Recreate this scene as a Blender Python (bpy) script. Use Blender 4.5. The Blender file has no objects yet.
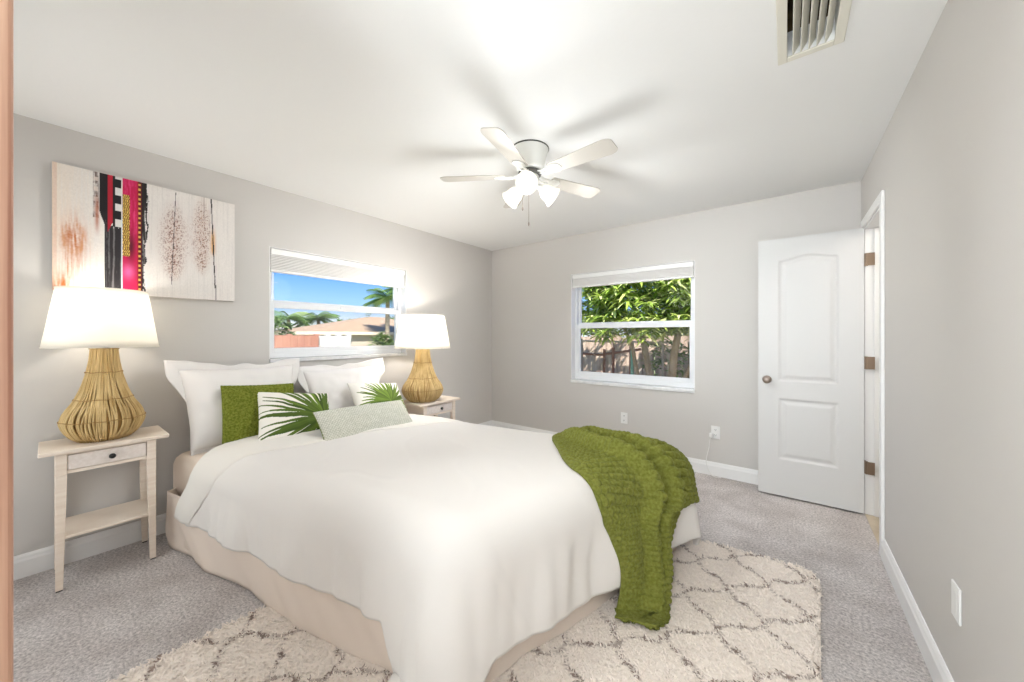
import bpy, bmesh, math, random
import numpy as np
from mathutils import Vector, Matrix, noise

random.seed(7)
rng = np.random.default_rng(7)
SC = bpy.context.scene
COL = SC.collection
PI = math.pi

# ------------------------------------------------------------------ camera
CAM_H = 1.274
cam_d = bpy.data.cameras.new('camera')
cam_d.sensor_width = 36
cam_d.lens = 358 / 1024 * 36
cam_d.shift_y = -5 / 1024
cam_d.clip_start = 0.02
cam = bpy.data.objects.new('camera', cam_d)
COL.objects.link(cam)
cam.location = (0, 0, CAM_H)
cam.rotation_euler = (PI / 2, 0, math.radians(37.5))
SC.camera = cam

# ------------------------------------------------------------------ colour management
SC.view_settings.view_transform = 'Standard'
SC.view_settings.look = 'None'
SC.view_settings.gamma = 1
SC.view_settings.use_curve_mapping = False
SC.view_settings.exposure = 0.59


def lin(c):
    c = c / 255.0
    return c / 12.92 if c <= 0.04045 else ((c + 0.055) / 1.055) ** 2.4


def rgb(r, g, b):
    return (lin(r), lin(g), lin(b), 1.0)


# ------------------------------------------------------------------ sky and sun
w = bpy.data.worlds.new('sky')
SC.world = w
w.use_nodes = True
nt = w.node_tree
nt.nodes.clear()
out = nt.nodes.new('ShaderNodeOutputWorld')
bg = nt.nodes.new('ShaderNodeBackground')
tc = nt.nodes.new('ShaderNodeTexCoord')
sep = nt.nodes.new('ShaderNodeSeparateXYZ')
rp = nt.nodes.new('ShaderNodeValToRGB')
nt.links.new(tc.outputs['Generated'], sep.inputs[0])
nt.links.new(sep.outputs['Z'], rp.inputs[0])
nt.links.new(rp.outputs[0], bg.inputs[0])
nt.links.new(bg.outputs[0], out.inputs[0])
cr = rp.color_ramp
cr.elements[0].position = 0.0
cr.elements[0].color = rgb(236, 244, 252)
cr.elements[1].position = 0.45
cr.elements[1].color = rgb(90, 146, 235)
for p, c in ((0.03, rgb(236, 246, 255)), (0.075, rgb(162, 203, 251)), (0.15, rgb(112, 169, 243))):
    e = cr.elements.new(p)
    e.color = c
bg.inputs[1].default_value = 0.95


def light(name, kind, loc, power, color=(1, 1, 1), rot=(0, 0, 0), size=None, parent=None, radius=None):
    d = bpy.data.lights.new(name, kind)
    d.energy = power
    d.color = color
    if kind == 'AREA' and size:
        d.shape = 'RECTANGLE'
        d.size, d.size_y = size
    if radius is not None and kind == 'POINT':
        d.shadow_soft_size = radius
    o = bpy.data.objects.new(name, d)
    COL.objects.link(o)
    o.location = loc
    o.rotation_euler = rot
    o.parent = parent
    return o


sun = light('sun', 'SUN', (0, 0, 12), 9.0, (1.0, 0.95, 0.86), (math.radians(42), 0, math.radians(50)))
sun.data.angle = 0.01
# area fill lights added out of view behind the camera
def aim(o, d):
    o.rotation_euler = Vector(d).to_track_quat('-Z', 'Y').to_euler()


lt_ = light('rear_fill', 'AREA', (-0.21, -2.42, 1.35), 7, (0.88, 0.95, 1.0), size=(1.1, 1.9))  # added fill at the alcove's end; the wall has no opening
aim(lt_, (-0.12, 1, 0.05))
lt_ = light('bounce_fill', 'AREA', (-0.20, -1.85, 0.85), 21, (0.88, 0.95, 1.0), size=(1.1, 1.2))  # unseen upward fill, added to brighten the ceiling and far walls
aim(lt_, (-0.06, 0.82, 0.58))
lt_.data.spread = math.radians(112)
lt_ = light('alcove_fill', 'AREA', (0.08, -0.80, 2.25), 5.5, (0.92, 0.965, 1.0), size=(0.4, 0.4))  # added fill for the right wall, carpet and rug; no fixture here
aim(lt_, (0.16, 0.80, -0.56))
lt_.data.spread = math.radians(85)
lt_ = light('near_wall_fill', 'AREA', (-2.05, -0.57, 1.15), 10.8, (0.88, 0.95, 1.0), size=(1.9, 1.7))  # added fill for the nightstand and bed skirt; no window in this wall
aim(lt_, (0.1, 1, 0.0))

# ------------------------------------------------------------------ materials


def mat(name, color, rough=0.6, metal=0.0, spec=0.4, bump=None, var=None, vscale=6.0, sheen=0.0, emit=None):
    """bump=(scale, strength, distance); var = second colour mixed in by noise of vscale"""
    m = bpy.data.materials.new(name)
    m.use_nodes = True
    n = m.node_tree
    b = n.nodes['Principled BSDF']
    b.inputs['Base Color'].default_value = color
    b.inputs['Roughness'].default_value = rough
    b.inputs['Metallic'].default_value = metal
    b.inputs['Specular IOR Level'].default_value = spec
    if sheen:
        b.inputs['Sheen Weight'].default_value = sheen
    t = n.nodes.new('ShaderNodeTexCoord')
    if var is not None:
        vs = vscale if isinstance(vscale, tuple) else (vscale,) * 3
        mp = n.nodes.new('ShaderNodeMapping')
        mp.inputs['Scale'].default_value = vs
        no = n.nodes.new('ShaderNodeTexNoise')
        no.inputs['Scale'].default_value = 1.0
        no.inputs['Detail'].default_value = 5
        r = n.nodes.new('ShaderNodeValToRGB')
        r.color_ramp.elements[0].position = 0.35
        r.color_ramp.elements[1].position = 0.65
        r.color_ramp.elements[0].color = color
        r.color_ramp.elements[1].color = var
        n.links.new(t.outputs['Object'], mp.inputs[0])
        n.links.new(mp.outputs[0], no.inputs['Vector'])
        n.links.new(no.outputs['Fac'], r.inputs[0])
        n.links.new(r.outputs[0], b.inputs['Base Color'])
    if bump is not None:
        sc, st, di = bump
        no = n.nodes.new('ShaderNodeTexNoise')
        no.inputs['Scale'].default_value = sc
        no.inputs['Detail'].default_value = 4
        bu = n.nodes.new('ShaderNodeBump')
        bu.inputs['Strength'].default_value = st
        bu.inputs['Distance'].default_value = di
        n.links.new(t.outputs['Object'], no.inputs['Vector'])
        n.links.new(no.outputs['Fac'], bu.inputs['Height'])
        n.links.new(bu.outputs[0], b.inputs['Normal'])
    if emit is not None:
        b.inputs['Emission Color'].default_value = emit[0]
        b.inputs['Emission Strength'].default_value = emit[1]
    return m


def attr_mat(name, rough=0.7, bump=None, spec=0.3, sheen=0.0, weave=None, trans=0.0):
    m = mat(name, (0.8, 0.8, 0.8, 1), rough, 0, spec, bump, sheen=sheen)
    n = m.node_tree
    a = n.nodes.new('ShaderNodeAttribute')
    a.attribute_name = 'pattern'
    n.links.new(a.outputs['Color'], n.nodes['Principled BSDF'].inputs['Base Color'])
    if trans:
        tr = n.nodes.new('ShaderNodeBsdfTranslucent')
        mx = n.nodes.new('ShaderNodeMixShader')
        mx.inputs[0].default_value = trans
        n.links.new(a.outputs['Color'], tr.inputs[0])
        n.links.new(n.nodes['Principled BSDF'].outputs[0], mx.inputs[1])
        n.links.new(tr.outputs[0], mx.inputs[2])
        n.links.new(mx.outputs[0], n.nodes['Material Output'].inputs[0])
    return m


def translucent_mat(name, color, amount, rough=0.6):
    m = mat(name, color, rough)
    n = m.node_tree
    tr = n.nodes.new('ShaderNodeBsdfTranslucent')
    tr.inputs[0].default_value = color
    mx = n.nodes.new('ShaderNodeMixShader')
    mx.inputs[0].default_value = amount
    n.links.new(n.nodes['Principled BSDF'].outputs[0], mx.inputs[1])
    n.links.new(tr.outputs[0], mx.inputs[2])
    n.links.new(mx.outputs[0], n.nodes['Material Output'].inputs[0])
    return m


def glass_mat(name, tint=(1, 1, 1, 1), gloss=0.05):
    m = bpy.data.materials.new(name)
    m.use_nodes = True
    n = m.node_tree
    n.nodes.clear()
    o = n.nodes.new('ShaderNodeOutputMaterial')
    t = n.nodes.new('ShaderNodeBsdfTransparent')
    t.inputs[0].default_value = tint
    g = n.nodes.new('ShaderNodeBsdfGlossy')
    g.inputs['Roughness'].default_value = 0.02
    x = n.nodes.new('ShaderNodeMixShader')
    x.inputs[0].default_value = gloss
    n.links.new(t.outputs[0], x.inputs[1])
    n.links.new(g.outputs[0], x.inputs[2])
    n.links.new(x.outputs[0], o.inputs[0])
    return m


def screen_mat(name):
    m = bpy.data.materials.new(name)
    m.use_nodes = True
    n = m.node_tree
    n.nodes.clear()
    o = n.nodes.new('ShaderNodeOutputMaterial')
    t = n.nodes.new('ShaderNodeBsdfTransparent')
    g = n.nodes.new('ShaderNodeBsdfDiffuse')
    g.inputs[0].default_value = rgb(120, 118, 118)
    x = n.nodes.new('ShaderNodeMixShader')
    x.inputs[0].default_value = 0.12
    n.links.new(t.outputs[0], x.inputs[1])
    n.links.new(g.outputs[0], x.inputs[2])
    n.links.new(x.outputs[0], o.inputs[0])
    return m


def carpet_mat():
    m = mat('plush_carpet', rgb(196, 186, 182), 0.95, spec=0.1)
    n = m.node_tree
    b = n.nodes['Principled BSDF']
    t = n.nodes.new('ShaderNodeTexCoord')
    n1 = n.nodes.new('ShaderNodeTexNoise')
    n1.inputs['Scale'].default_value = 88
    n1.inputs['Detail'].default_value = 6
    n1.inputs['Roughness'].default_value = 0.75
    n2 = n.nodes.new('ShaderNodeTexNoise')
    n2.inputs['Scale'].default_value = 4.5
    n2.inputs['Detail'].default_value = 3
    for q in (n1, n2):
        n.links.new(t.outputs['Object'], q.inputs['Vector'])
    r1 = n.nodes.new('ShaderNodeValToRGB')
    r1.color_ramp.elements[0].position = 0.37
    r1.color_ramp.elements[0].color = rgb(172, 165, 162)
    r1.color_ramp.elements[1].position = 0.62
    r1.color_ramp.elements[1].color = rgb(244, 237, 233)
    r2 = n.nodes.new('ShaderNodeValToRGB')
    r2.color_ramp.elements[0].position = 0.35
    r2.color_ramp.elements[0].color = (0.80, 0.78, 0.77, 1)
    r2.color_ramp.elements[1].position = 0.65
    r2.color_ramp.elements[1].color = (1, 1, 1, 1)
    n.links.new(n1.outputs['Fac'], r1.inputs[0])
    n.links.new(n2.outputs['Fac'], r2.inputs[0])
    mx = n.nodes.new('ShaderNodeMix')
    mx.data_type = 'RGBA'
    mx.blend_type = 'MULTIPLY'
    mx.inputs['Factor'].default_value = 1.0
    n.links.new(r1.outputs[0], mx.inputs['A'])
    n.links.new(r2.outputs[0], mx.inputs['B'])
    n.links.new(mx.outputs['Result'], b.inputs['Base Color'])
    bu = n.nodes.new('ShaderNodeBump')
    bu.inputs['Strength'].default_value = 0.8
    bu.inputs['Distance'].default_value = 0.012
    n.links.new(n1.outputs['Fac'], bu.inputs['Height'])
    n.links.new(bu.outputs[0], b.inputs['Normal'])
    return m


M = {}
M['wall'] = mat('greige_wall_paint', rgb(210, 206, 201), 0.75, spec=0.2, bump=(60, 0.12, 0.002))
M['ceiling'] = mat('white_ceiling_paint', rgb(240, 239, 236), 0.9, spec=0.1, bump=(45, 0.15, 0.003))
M['trim'] = mat('white_gloss_trim', rgb(242, 241, 239), 0.35)
M['door'] = mat('white_door_paint', rgb(212, 211, 209), 0.4)
M['carpet'] = carpet_mat()
M['vinyl'] = mat('tan_vinyl_floor', rgb(205, 190, 165), 0.4, var=rgb(188, 172, 148), vscale=9)
M['frame'] = mat('white_aluminium_frame', rgb(238, 239, 240), 0.35)
M['sill'] = mat('white_marble_sill', rgb(240, 239, 237), 0.25, var=rgb(222, 222, 222), vscale=12)
M['glass'] = glass_mat('window_glass', (0.97, 0.98, 0.98, 1), 0.003)
M['screen'] = screen_mat('insect_screen_mesh')
M['shade_fabric'] = translucent_mat('white_pleated_shade_fabric', rgb(243, 241, 238), 0.15)
M['nickel'] = mat('satin_nickel', rgb(168, 155, 146), 0.28, metal=1.0)
M['bronze'] = mat('aged_bronze_hinge', rgb(138, 118, 100), 0.4, metal=0.8)
M['black'] = mat('black_metal_knob', rgb(28, 26, 26), 0.35)
M['dark'] = mat('dark_gap', rgb(30, 28, 26), 0.8)
M['white_plastic'] = mat('white_plastic', rgb(240, 239, 236), 0.35)
M['cord'] = mat('white_cord', rgb(232, 230, 226), 0.45)
M['fan_white'] = mat('white_fan_enamel', rgb(238, 237, 231), 0.4)
M['fan_blade'] = mat('cream_fan_blade', rgb(200, 194, 184), 0.5)
M['fan_dark'] = mat('dark_fan_gap', rgb(80, 78, 74), 0.6)
M['frost'] = mat('frosted_glass_lit', rgb(250, 248, 240), 0.3, emit=((1.0, 0.95, 0.85, 1), 0.25))
M['bulb'] = mat('lit_bulb', rgb(255, 250, 235), 0.3, emit=((1.0, 0.94, 0.82, 1), 6.0))
M['vent'] = mat('cream_vent_enamel', rgb(226, 222, 208), 0.5)
M['duct'] = mat('rusty_duct_lining', rgb(104, 84, 50), 0.8, var=rgb(60, 48, 32), vscale=14)
M['ns_wood'] = mat('whitewashed_wood', rgb(243, 229, 213), 0.55, var=rgb(234, 217, 199), vscale=(5, 5, 60))
M['ns_drawer'] = mat('whitewashed_drawer_front', rgb(240, 230, 222), 0.55, var=rgb(230, 218, 208), vscale=(5, 60, 60))
M['rattan'] = mat('golden_rattan', rgb(216, 188, 134), 0.6, var=rgb(190, 158, 102), vscale=(30, 30, 6))
M['rattan_dark'] = mat('brown_rattan_core', rgb(168, 132, 78), 0.7)
M['shade'] = translucent_mat('white_linen_lampshade', rgb(252, 249, 242), 0.55, 0.8)
M['linen'] = mat('ivory_cotton', rgb(234, 229, 223), 0.85, spec=0.15, bump=(320, 0.12, 0.001), sheen=0.1)
M['sheet'] = mat('ivory_cotton_sheet', rgb(235, 230, 222), 0.85, spec=0.15, bump=(320, 0.12, 0.001), sheen=0.1)
M['sham'] = mat('white_cotton_sham', rgb(236, 232, 228), 0.85, spec=0.15, bump=(320, 0.12, 0.001), sheen=0.1)
M['skirt'] = mat('beige_cotton_skirt', rgb(236, 221, 207), 0.85, spec=0.15, bump=(320, 0.12, 0.001))
M['mattress'] = mat('beige_fitted_sheet', rgb(228, 212, 196), 0.85, spec=0.15)
M['knit'] = mat('olive_green_knit', rgb(132, 135, 66), 0.95, spec=0.1, var=rgb(108, 112, 44), vscale=75, bump=(200, 0.5, 0.004), sheen=0.05)
M['knit_cushion'] = mat('olive_green_cushion_knit', rgb(132, 138, 58), 0.95, spec=0.1, var=rgb(96, 106, 34), vscale=90, bump=(260, 0.4, 0.004))
M['palm_print'] = attr_mat('palm_leaf_print_cotton', 0.85, bump=(300, 0.15, 0.001))
M['lumbar'] = attr_mat('sage_woven_cotton', 0.9, bump=(220, 0.4, 0.003))
M['piping'] = mat('olive_piping', rgb(110, 122, 48), 0.8)
M['canvas'] = attr_mat('painted_canvas', 0.6, bump=(90, 0.25, 0.003))
M['canvas_edge'] = mat('canvas_edge', rgb(214, 204, 196), 0.8)
M['rug'] = attr_mat('shag_rug_pile', 0.95, spec=0.05)
M['oak'] = mat('tan_wood_door', rgb(206, 166, 140), 0.5, var=rgb(168, 120, 98), vscale=(60, 60, 1.2))

# ------------------------------------------------------------------ mesh helpers


class MB:
    def __init__(s):
        s.v, s.f = [], []

    def add(s, vs, fs):
        k = len(s.v)
        s.v += [tuple(p) for p in vs]
        s.f += [tuple(i + k for i in q) for q in fs]
        return s

    def box(s, x0, x1, y0, y1, z0, z1):
        v = [(x, y, z) for x in (x0, x1) for y in (y0, y1) for z in (z0, z1)]
        return s.add(v, [(0, 1, 3, 2), (4, 6, 7, 5), (0, 4, 5, 1), (2, 3, 7, 6), (0, 2, 6, 4), (1, 5, 7, 3)])

    def prism(s, base, top):
        n = len(base)
        f = [tuple(range(n))[::-1], tuple(range(n, 2 * n))]
        f += [(i, (i + 1) % n, n + (i + 1) % n, n + i) for i in range(n)]
        return s.add(list(base) + list(top), f)

    def tube(s, pts, r, n=8, cap=True):
        pts = [Vector(p) for p in pts]
        rs = r if isinstance(r, (list, tuple)) else [r] * len(pts)
        vs, fs = [], []
        prev = None
        for i, p in enumerate(pts):
            t = (pts[min(i + 1, len(pts) - 1)] - pts[max(i - 1, 0)])
            t = t.normalized() if t.length > 1e-9 else Vector((0, 0, 1))
            if prev is None:
                a = t.orthogonal().normalized()
            else:
                a = (prev - t * prev.dot(t))
                a = a.normalized() if a.length > 1e-6 else t.orthogonal().normalized()
            prev = a
            b = t.cross(a)
            for k in range(n):
                q = 2 * PI * k / n
                vs.append(p + (a * math.cos(q) + b * math.sin(q)) * rs[i])
        for i in range(len(pts) - 1):
            for k in range(n):
                fs.append((i * n + k, i * n + (k + 1) % n, (i + 1) * n + (k + 1) % n, (i + 1) * n + k))
        if cap:
            fs.append(tuple(range(n))[::-1])
            fs.append(tuple(range((len(pts) - 1) * n, len(pts) * n)))
        return s.add(vs, fs)

    def lathe(s, prof, c=(0, 0, 0), n=32, cap=True, axis='z'):
        vs, fs = [], []
        for r, h in prof:
            for k in range(n):
                q = 2 * PI * k / n
                p = (r * math.cos(q), r * math.sin(q), h)
                if axis == 'y':
                    p = (p[0], p[2], p[1])
                elif axis == 'x':
                    p = (p[2], p[0], p[1])
                vs.append((c[0] + p[0], c[1] + p[1], c[2] + p[2]))
        for i in range(len(prof) - 1):
            for k in range(n):
                fs.append((i * n + k, i * n + (k + 1) % n, (i + 1) * n + (k + 1) % n, (i + 1) * n + k))
        if cap:
            fs.append(tuple(range(n))[::-1])
            fs.append(tuple(range((len(prof) - 1) * n, len(prof) * n)))
        return s.add(vs, fs)

    def grid(s, nu, nv, fn, close=False):
        vs = [fn(i / (nu - 1), j / (nv - 1)) for i in range(nu) for j in range(nv)]
        fs = [(i * nv + j, (i + 1) * nv + j, (i + 1) * nv + j + 1, i * nv + j + 1) for i in range(nu - 1) for j in range(nv - 1)]
        return s.add(vs, fs)

    def build(s, name, material, parent=None, smooth=False, bevel=0.0, loc=None, normals=True):
        me = bpy.data.meshes.new(name)
        me.from_pydata(s.v, [], s.f)
        if normals:
            b = bmesh.new()
            b.from_mesh(me)
            bmesh.ops.recalc_face_normals(b, faces=b.faces)
            b.to_mesh(me)
            b.free()
        if smooth:
            me.polygons.foreach_set('use_smooth', [True] * len(me.polygons))
        me.materials.append(material)
        me.update()
        o = bpy.data.objects.new(name, me)
        COL.objects.link(o)
        if parent is not None:
            o.parent = parent
        if loc is not None:
            o.location = loc
        if bevel:
            m = o.modifiers.new('bevel', 'BEVEL')
            m.width = bevel
            m.segments = 2
            m.limit_method = 'ANGLE'
            m.angle_limit = math.radians(40)
        return o


def tag(o, label=None, cat=None, group=None, kind=None):
    if label:
        o['label'] = label
    if cat:
        o['category'] = cat
    if group:
        o['group'] = group
    if kind:
        o['kind'] = kind
    return o


def thing(name, loc, label, cat, group=None, rz=0.0):
    o = bpy.data.objects.new(name, None)
    o.empty_display_size = 0.1
    COL.objects.link(o)
    o.location = loc
    o.rotation_euler = (0, 0, rz)
    return tag(o, label, cat, group)


def struct(name, loc=(0, 0, 0)):
    o = bpy.data.objects.new(name, None)
    COL.objects.link(o)
    o.location = loc
    o['kind'] = 'structure'
    return o


def paint(o, cols):
    a = o.data.color_attributes.new('pattern', 'FLOAT_COLOR', 'POINT')
    c = np.ones((len(o.data.vertices), 4), dtype=np.float32)
    c[:, :3] = cols
    a.data.foreach_set('color', c.ravel())


def sm(e0, e1, x):
    t = min(1.0, max(0.0, (x - e0) / (e1 - e0)))
    return t * t * (3 - 2 * t)


def npsm(e0, e1, x):
    t = np.clip((x - e0) / (e1 - e0), 0, 1)
    return t * t * (3 - 2 * t)


def slab_holes(axis, c0, c1, u0, u1, v0, v1, holes):
    """solid slab between c0..c1 on an axis, spanning u,v with rectangular holes (u0,u1,v0,v1)"""
    us = sorted({u0, u1, *[h[0] for h in holes], *[h[1] for h in holes]})
    vs = sorted({v0, v1, *[h[2] for h in holes], *[h[3] for h in holes]})
    m = MB()

    def solid(i, j):
        if i < 0 or j < 0 or i >= len(us) - 1 or j >= len(vs) - 1:
            return False
        a, b = (us[i] + us[i + 1]) / 2, (vs[j] + vs[j + 1]) / 2
        return not any(h[0] < a < h[1] and h[2] < b < h[3] for h in holes)

    def P(c, u, v):
        return {'x': (c, u, v), 'y': (u, c, v), 'z': (u, v, c)}[axis]

    def q(*p):
        m.add(p, [(0, 1, 2, 3)])
    for i in range(len(us) - 1):
        for j in range(len(vs) - 1):
            if not solid(i, j):
                continue
            a, b, c, d = us[i], us[i + 1], vs[j], vs[j + 1]
            for k in (c0, c1):
                q(P(k, a, c), P(k, b, c), P(k, b, d), P(k, a, d))
            if not solid(i - 1, j):
                q(P(c0, a, c), P(c1, a, c), P(c1, a, d), P(c0, a, d))
            if not solid(i + 1, j):
                q(P(c0, b, c), P(c1, b, c), P(c1, b, d), P(c0, b, d))
            if not solid(i, j - 1):
                q(P(c0, a, c), P(c1, a, c), P(c1, b, c), P(c0, b, c))
            if not solid(i, j + 1):
                q(P(c0, a, d), P(c1, a, d), P(c1, b, d), P(c0, b, d))
    # weld
    key, vv, remap = {}, [], []
    for p in m.v:
        k = tuple(round(t, 5) for t in p)
        if k not in key:
            key[k] = len(vv)
            vv.append(p)
        remap.append(key[k])
    m.f = [tuple(remap[i] for i in f) for f in m.f]
    m.v = vv
    return m


# ================================================================== ROOM
XL, XR, YB, YN, H = -3.207, 0.444, 3.725, -0.60, 2.44
YA, XA = -2.5, -0.87                            # unseen alcove behind the camera, added to set the rear fill farther back
T = 0.20
WIN_L = (1.065, 2.335, 1.065, 1.975)        # y0,y1,z0,z1 on the left wall
WIN_B = (-1.992, -0.685, 0.735, 1.99)       # x0,x1,z0,z1 on the back wall
DOOR = (2.965, 3.575, 0.0, 2.05)            # y0,y1,z0,z1 on the right wall
VENT = (0.0, 0.15, 1.28, 1.885)             # x0,x1,y0,y1 hole in the ceiling
TR = 0.12

wl = slab_holes('x', XL - T, XL, YN - 0.1, YB + T, -0.1, H + 0.1, [WIN_L]).build('wall_left', M['wall'])
wb = slab_holes('y', YB, YB + T, XL, XR + TR, -0.1, H + 0.1, [WIN_B]).build('wall_back', M['wall'])
wr = slab_holes('x', XR, XR + TR, YA - 0.1, YB, -0.1, H + 0.1, [DOOR]).build('wall_right', M['wall'])
wn = MB().box(XL, XA, YN - 0.1, YN, -0.1, H + 0.1).box(XA - 0.1, XA, YA, YN - 0.1, -0.1, H + 0.1).box(XA - 0.1, XR, YA - 0.1, YA, -0.1, H + 0.1).build('wall_near', M['wall'])
fl = MB().box(XL, XR, YN, YB, -0.1, 0.0).box(XA, XR, YA, YN, -0.1, 0.0).build('floor', M['carpet'])
ce = slab_holes('z', H, H + 0.1, XL, XR, YN, YB, [VENT]).box(XA, XR, YA, YN, H, H + 0.1).build('ceiling', M['ceiling'])
for o in (wl, wb, wr, wn, fl, ce):
    o['kind'] = 'structure'


def base_profile(t, h):
    return [(0, 0), (t, 0), (t, h * 0.72), (t * 0.75, h * 0.80), (t * 0.62, h * 0.9), (t * 0.3, h), (0, h)]


def baseboard(name, p0, p1, nrm):
    pr = base_profile(0.016, 0.121)
    a = [(p0[0] + nrm[0] * t, p0[1] + nrm[1] * t, z) for t, z in pr]
    b = [(p1[0] + nrm[0] * t, p1[1] + nrm[1] * t, z) for t, z in pr]
    o = MB().prism(a, b).build(name, M['trim'])
    o['kind'] = 'structure'


baseboard('baseboard_left', (XL, YN), (XL, YB), (1, 0))
baseboard('baseboard_back', (XL, YB), (XR, YB), (0, -1))
baseboard('baseboard_right', (XR, YA), (XR, DOOR[0] - 0.058), (-1, 0))
baseboard('baseboard_far_right', (XR, DOOR[1] + 0.058), (XR, YB), (-1, 0))

# hallway beyond the door
hall = struct('room_hallway')
m = MB().box(XR + TR, 1.75, 2.2, 4.6, -0.1, 0.0)
m.build('hallway_floor', M['vinyl'], hall)
m = MB()
m.box(1.75, 1.85, 2.2, 4.6, -0.1, H + 0.1)
m.box(XR + TR, 1.85, 2.1, 2.2, -0.1, H + 0.1)
m.box(XR + TR, 1.85, 4.6, 4.7, -0.1, H + 0.1)
m.box(XR + 0.06, XR + TR, YB + T, 4.6, -0.1, H + 0.1)
m.build('hallway_wall', M['wall'], hall)
MB().box(XR + TR, 1.75, 2.2, 4.6, H, H + 0.1).build('hallway_ceiling', M['ceiling'], hall)
light('hallway_light', 'POINT', (1.15, 3.1, 2.2), 13, (1, 0.96, 0.9), radius=0.12)
th = MB().box(XR, XR + TR, DOOR[0], DOOR[1], -0.05, 0.004).build('trim_threshold', M['vinyl'])
th['kind'] = 'structure'

# door casing and jambs
cas = MB()
cw, ct = 0.058, 0.016
for xs in ((XR - ct, XR), (XR + TR, XR + TR + ct)):
    cas.box(xs[0], xs[1], DOOR[0] - cw, DOOR[0], 0, DOOR[3] + cw)
    cas.box(xs[0], xs[1], DOOR[1], DOOR[1] + cw, 0, DOOR[3] + cw)
    cas.box(xs[0], xs[1], DOOR[0], DOOR[1], DOOR[3], DOOR[3] + cw)
co = cas.build('trim_1', M['trim'], bevel=0.005)
co['kind'] = 'structure'
jm = MB()
jm.box(XR - 0.002, XR + TR + 0.002, DOOR[0], DOOR[0] + 0.014, 0.004, DOOR[3])
jm.box(XR - 0.002, XR + TR + 0.002, DOOR[1] - 0.014, DOOR[1], 0.004, DOOR[3])
jm.box(XR - 0.002, XR + TR + 0.002, DOOR[0] + 0.014, DOOR[1] - 0.014, DOOR[3] - 0.014, DOOR[3])
jm.box(XR + 0.045, XR + 0.08, DOOR[1] - 0.026, DOOR[1] - 0.014, 0.004, DOOR[3] - 0.014)
jm.box(XR + 0.045, XR + 0.08, DOOR[0] + 0.014, DOOR[0] + 0.026, 0.004, DOOR[3] - 0.014)
jo = jm.build('trim_2', M['trim'], bevel=0.002)
jo['kind'] = 'structure'

# ------------------------------------------------------------------ the white door, open at a right angle
DW, DH, DT = 0.62, 2.028, 0.036
door = struct('door_1', (XR - 0.008, DOOR[1] - 0.040, 0.014))


def arch_top(x, x0, x1, zt, rise):
    t = (x - (x0 + x1) / 2) / ((x1 - x0) / 2)
    return zt + rise * (np.cos(np.clip(t, -1, 1) * PI) * 0.5 + 0.5)


def door_depth(X, Z):
    """groove depth at door-face coordinates (x from hinge edge to free edge)"""
    d = np.full(X.shape, -1.0)
    x0, x1 = 0.135, DW - 0.135
    up = np.minimum(np.minimum(X - x0, x1 - X), np.minimum(Z - 0.905, arch_top(X, x0, x1, 1.855, 0.030) - Z))
    lo = np.minimum(np.minimum(X - x0, x1 - X), np.minimum(Z - 0.29, 0.765 - Z))
    d = np.maximum(up, lo)
    g = npsm(-0.002, 0.012, d) * (1 - 0.75 * npsm(0.02, 0.05, d))
    return 0.009 * g


nx, nz = 104, 340
dm = MB()
xs = np.linspace(0, DW, nx)
zs = np.linspace(0, DH, nz)
X, Z = np.meshgrid(xs, zs, indexing='ij')
G = door_depth(X, Z)
fr = [(-X[i, j], 0 + G[i, j], Z[i, j]) for i in range(nx) for j in range(nz)]
bk = [(-X[i, j], DT - G[i, j], Z[i, j]) for i in range(nx) for j in range(nz)]
ff = [(i * nz + j, (i + 1) * nz + j, (i + 1) * nz + j + 1, i * nz + j + 1) for i in range(nx - 1) for j in range(nz - 1)]
N0 = nx * nz
dm.v = fr + bk
dm.f = ff + [tuple(N0 + k for k in f[::-1]) for f in ff]
per = [i * nz for i in range(nx)] + [(nx - 1) * nz + j for j in range(1, nz)] + [i * nz + nz - 1 for i in range(nx - 2, -1, -1)] + [j for j in range(nz - 2, 0, -1)]
for a, b in zip(per, per[1:] + per[:1]):
    dm.f.append((a, b, N0 + b, N0 + a))
dl = dm.build('door_leaf', M['door'], door, smooth=True)
es = dl.modifiers.new('edges', 'EDGE_SPLIT')
es.split_angle = math.radians(50)
for sgn, y in ((-1, 0.0), (1, DT)):
    kb = MB()
    kb.lathe([(0.031, 0.0), (0.031, 0.004 * sgn), (0.026, 0.008 * sgn), (0.012, 0.010 * sgn), (0.011, 0.03 * sgn), (0.02, 0.036 * sgn), (0.027, 0.046 * sgn),
              (0.0275, 0.056 * sgn), (0.022, 0.064 * sgn), (0.010, 0.068 * sgn), (0.001, 0.0685 * sgn)], (-DW + 0.058, y, 0.912), 28, axis='y')
    kb.build('door_knob', M['nickel'], door, smooth=True)['label'] = 'round satin metal knob'
for z in (0.33, 1.07, 1.80):
    hb = MB()
    hb.tube([(0.012, -0.006, z - 0.045), (0.012, -0.006, z + 0.045)], 0.007, 12)
    hb.box(0.014, 0.052, -0.016, -0.012, z - 0.044, z + 0.044)
    hb.box(0.0005, 0.012, -0.004, 0.03, z - 0.044, z + 0.044)
    hb.build('hinge', M['bronze'], door)

# ------------------------------------------------------------------ wooden door edge at the far left of the picture
d2 = struct('door_2', (-0.905, YN, 0.0))
dm = MB()
dm.box(-0.03, 0.0, 0.0, 0.5705, 0.012, 2.05)
dm.build('door_leaf', M['oak'], d2, bevel=0.004)
for z in (0.25, 1.02, 1.8):
    MB().tube([(0.004, 0.002, z - 0.04), (0.004, 0.002, z + 0.04)], 0.006, 10).build('hinge', M['bronze'], d2)
MB().lathe([(0.012, -0.03), (0.010, -0.045), (0.020, -0.055), (0.018, -0.066), (0.002, -0.07)], (0, 0.50, 0.95), 20, axis='x').build('door_knob', M['nickel'], d2, smooth=True)


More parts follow.
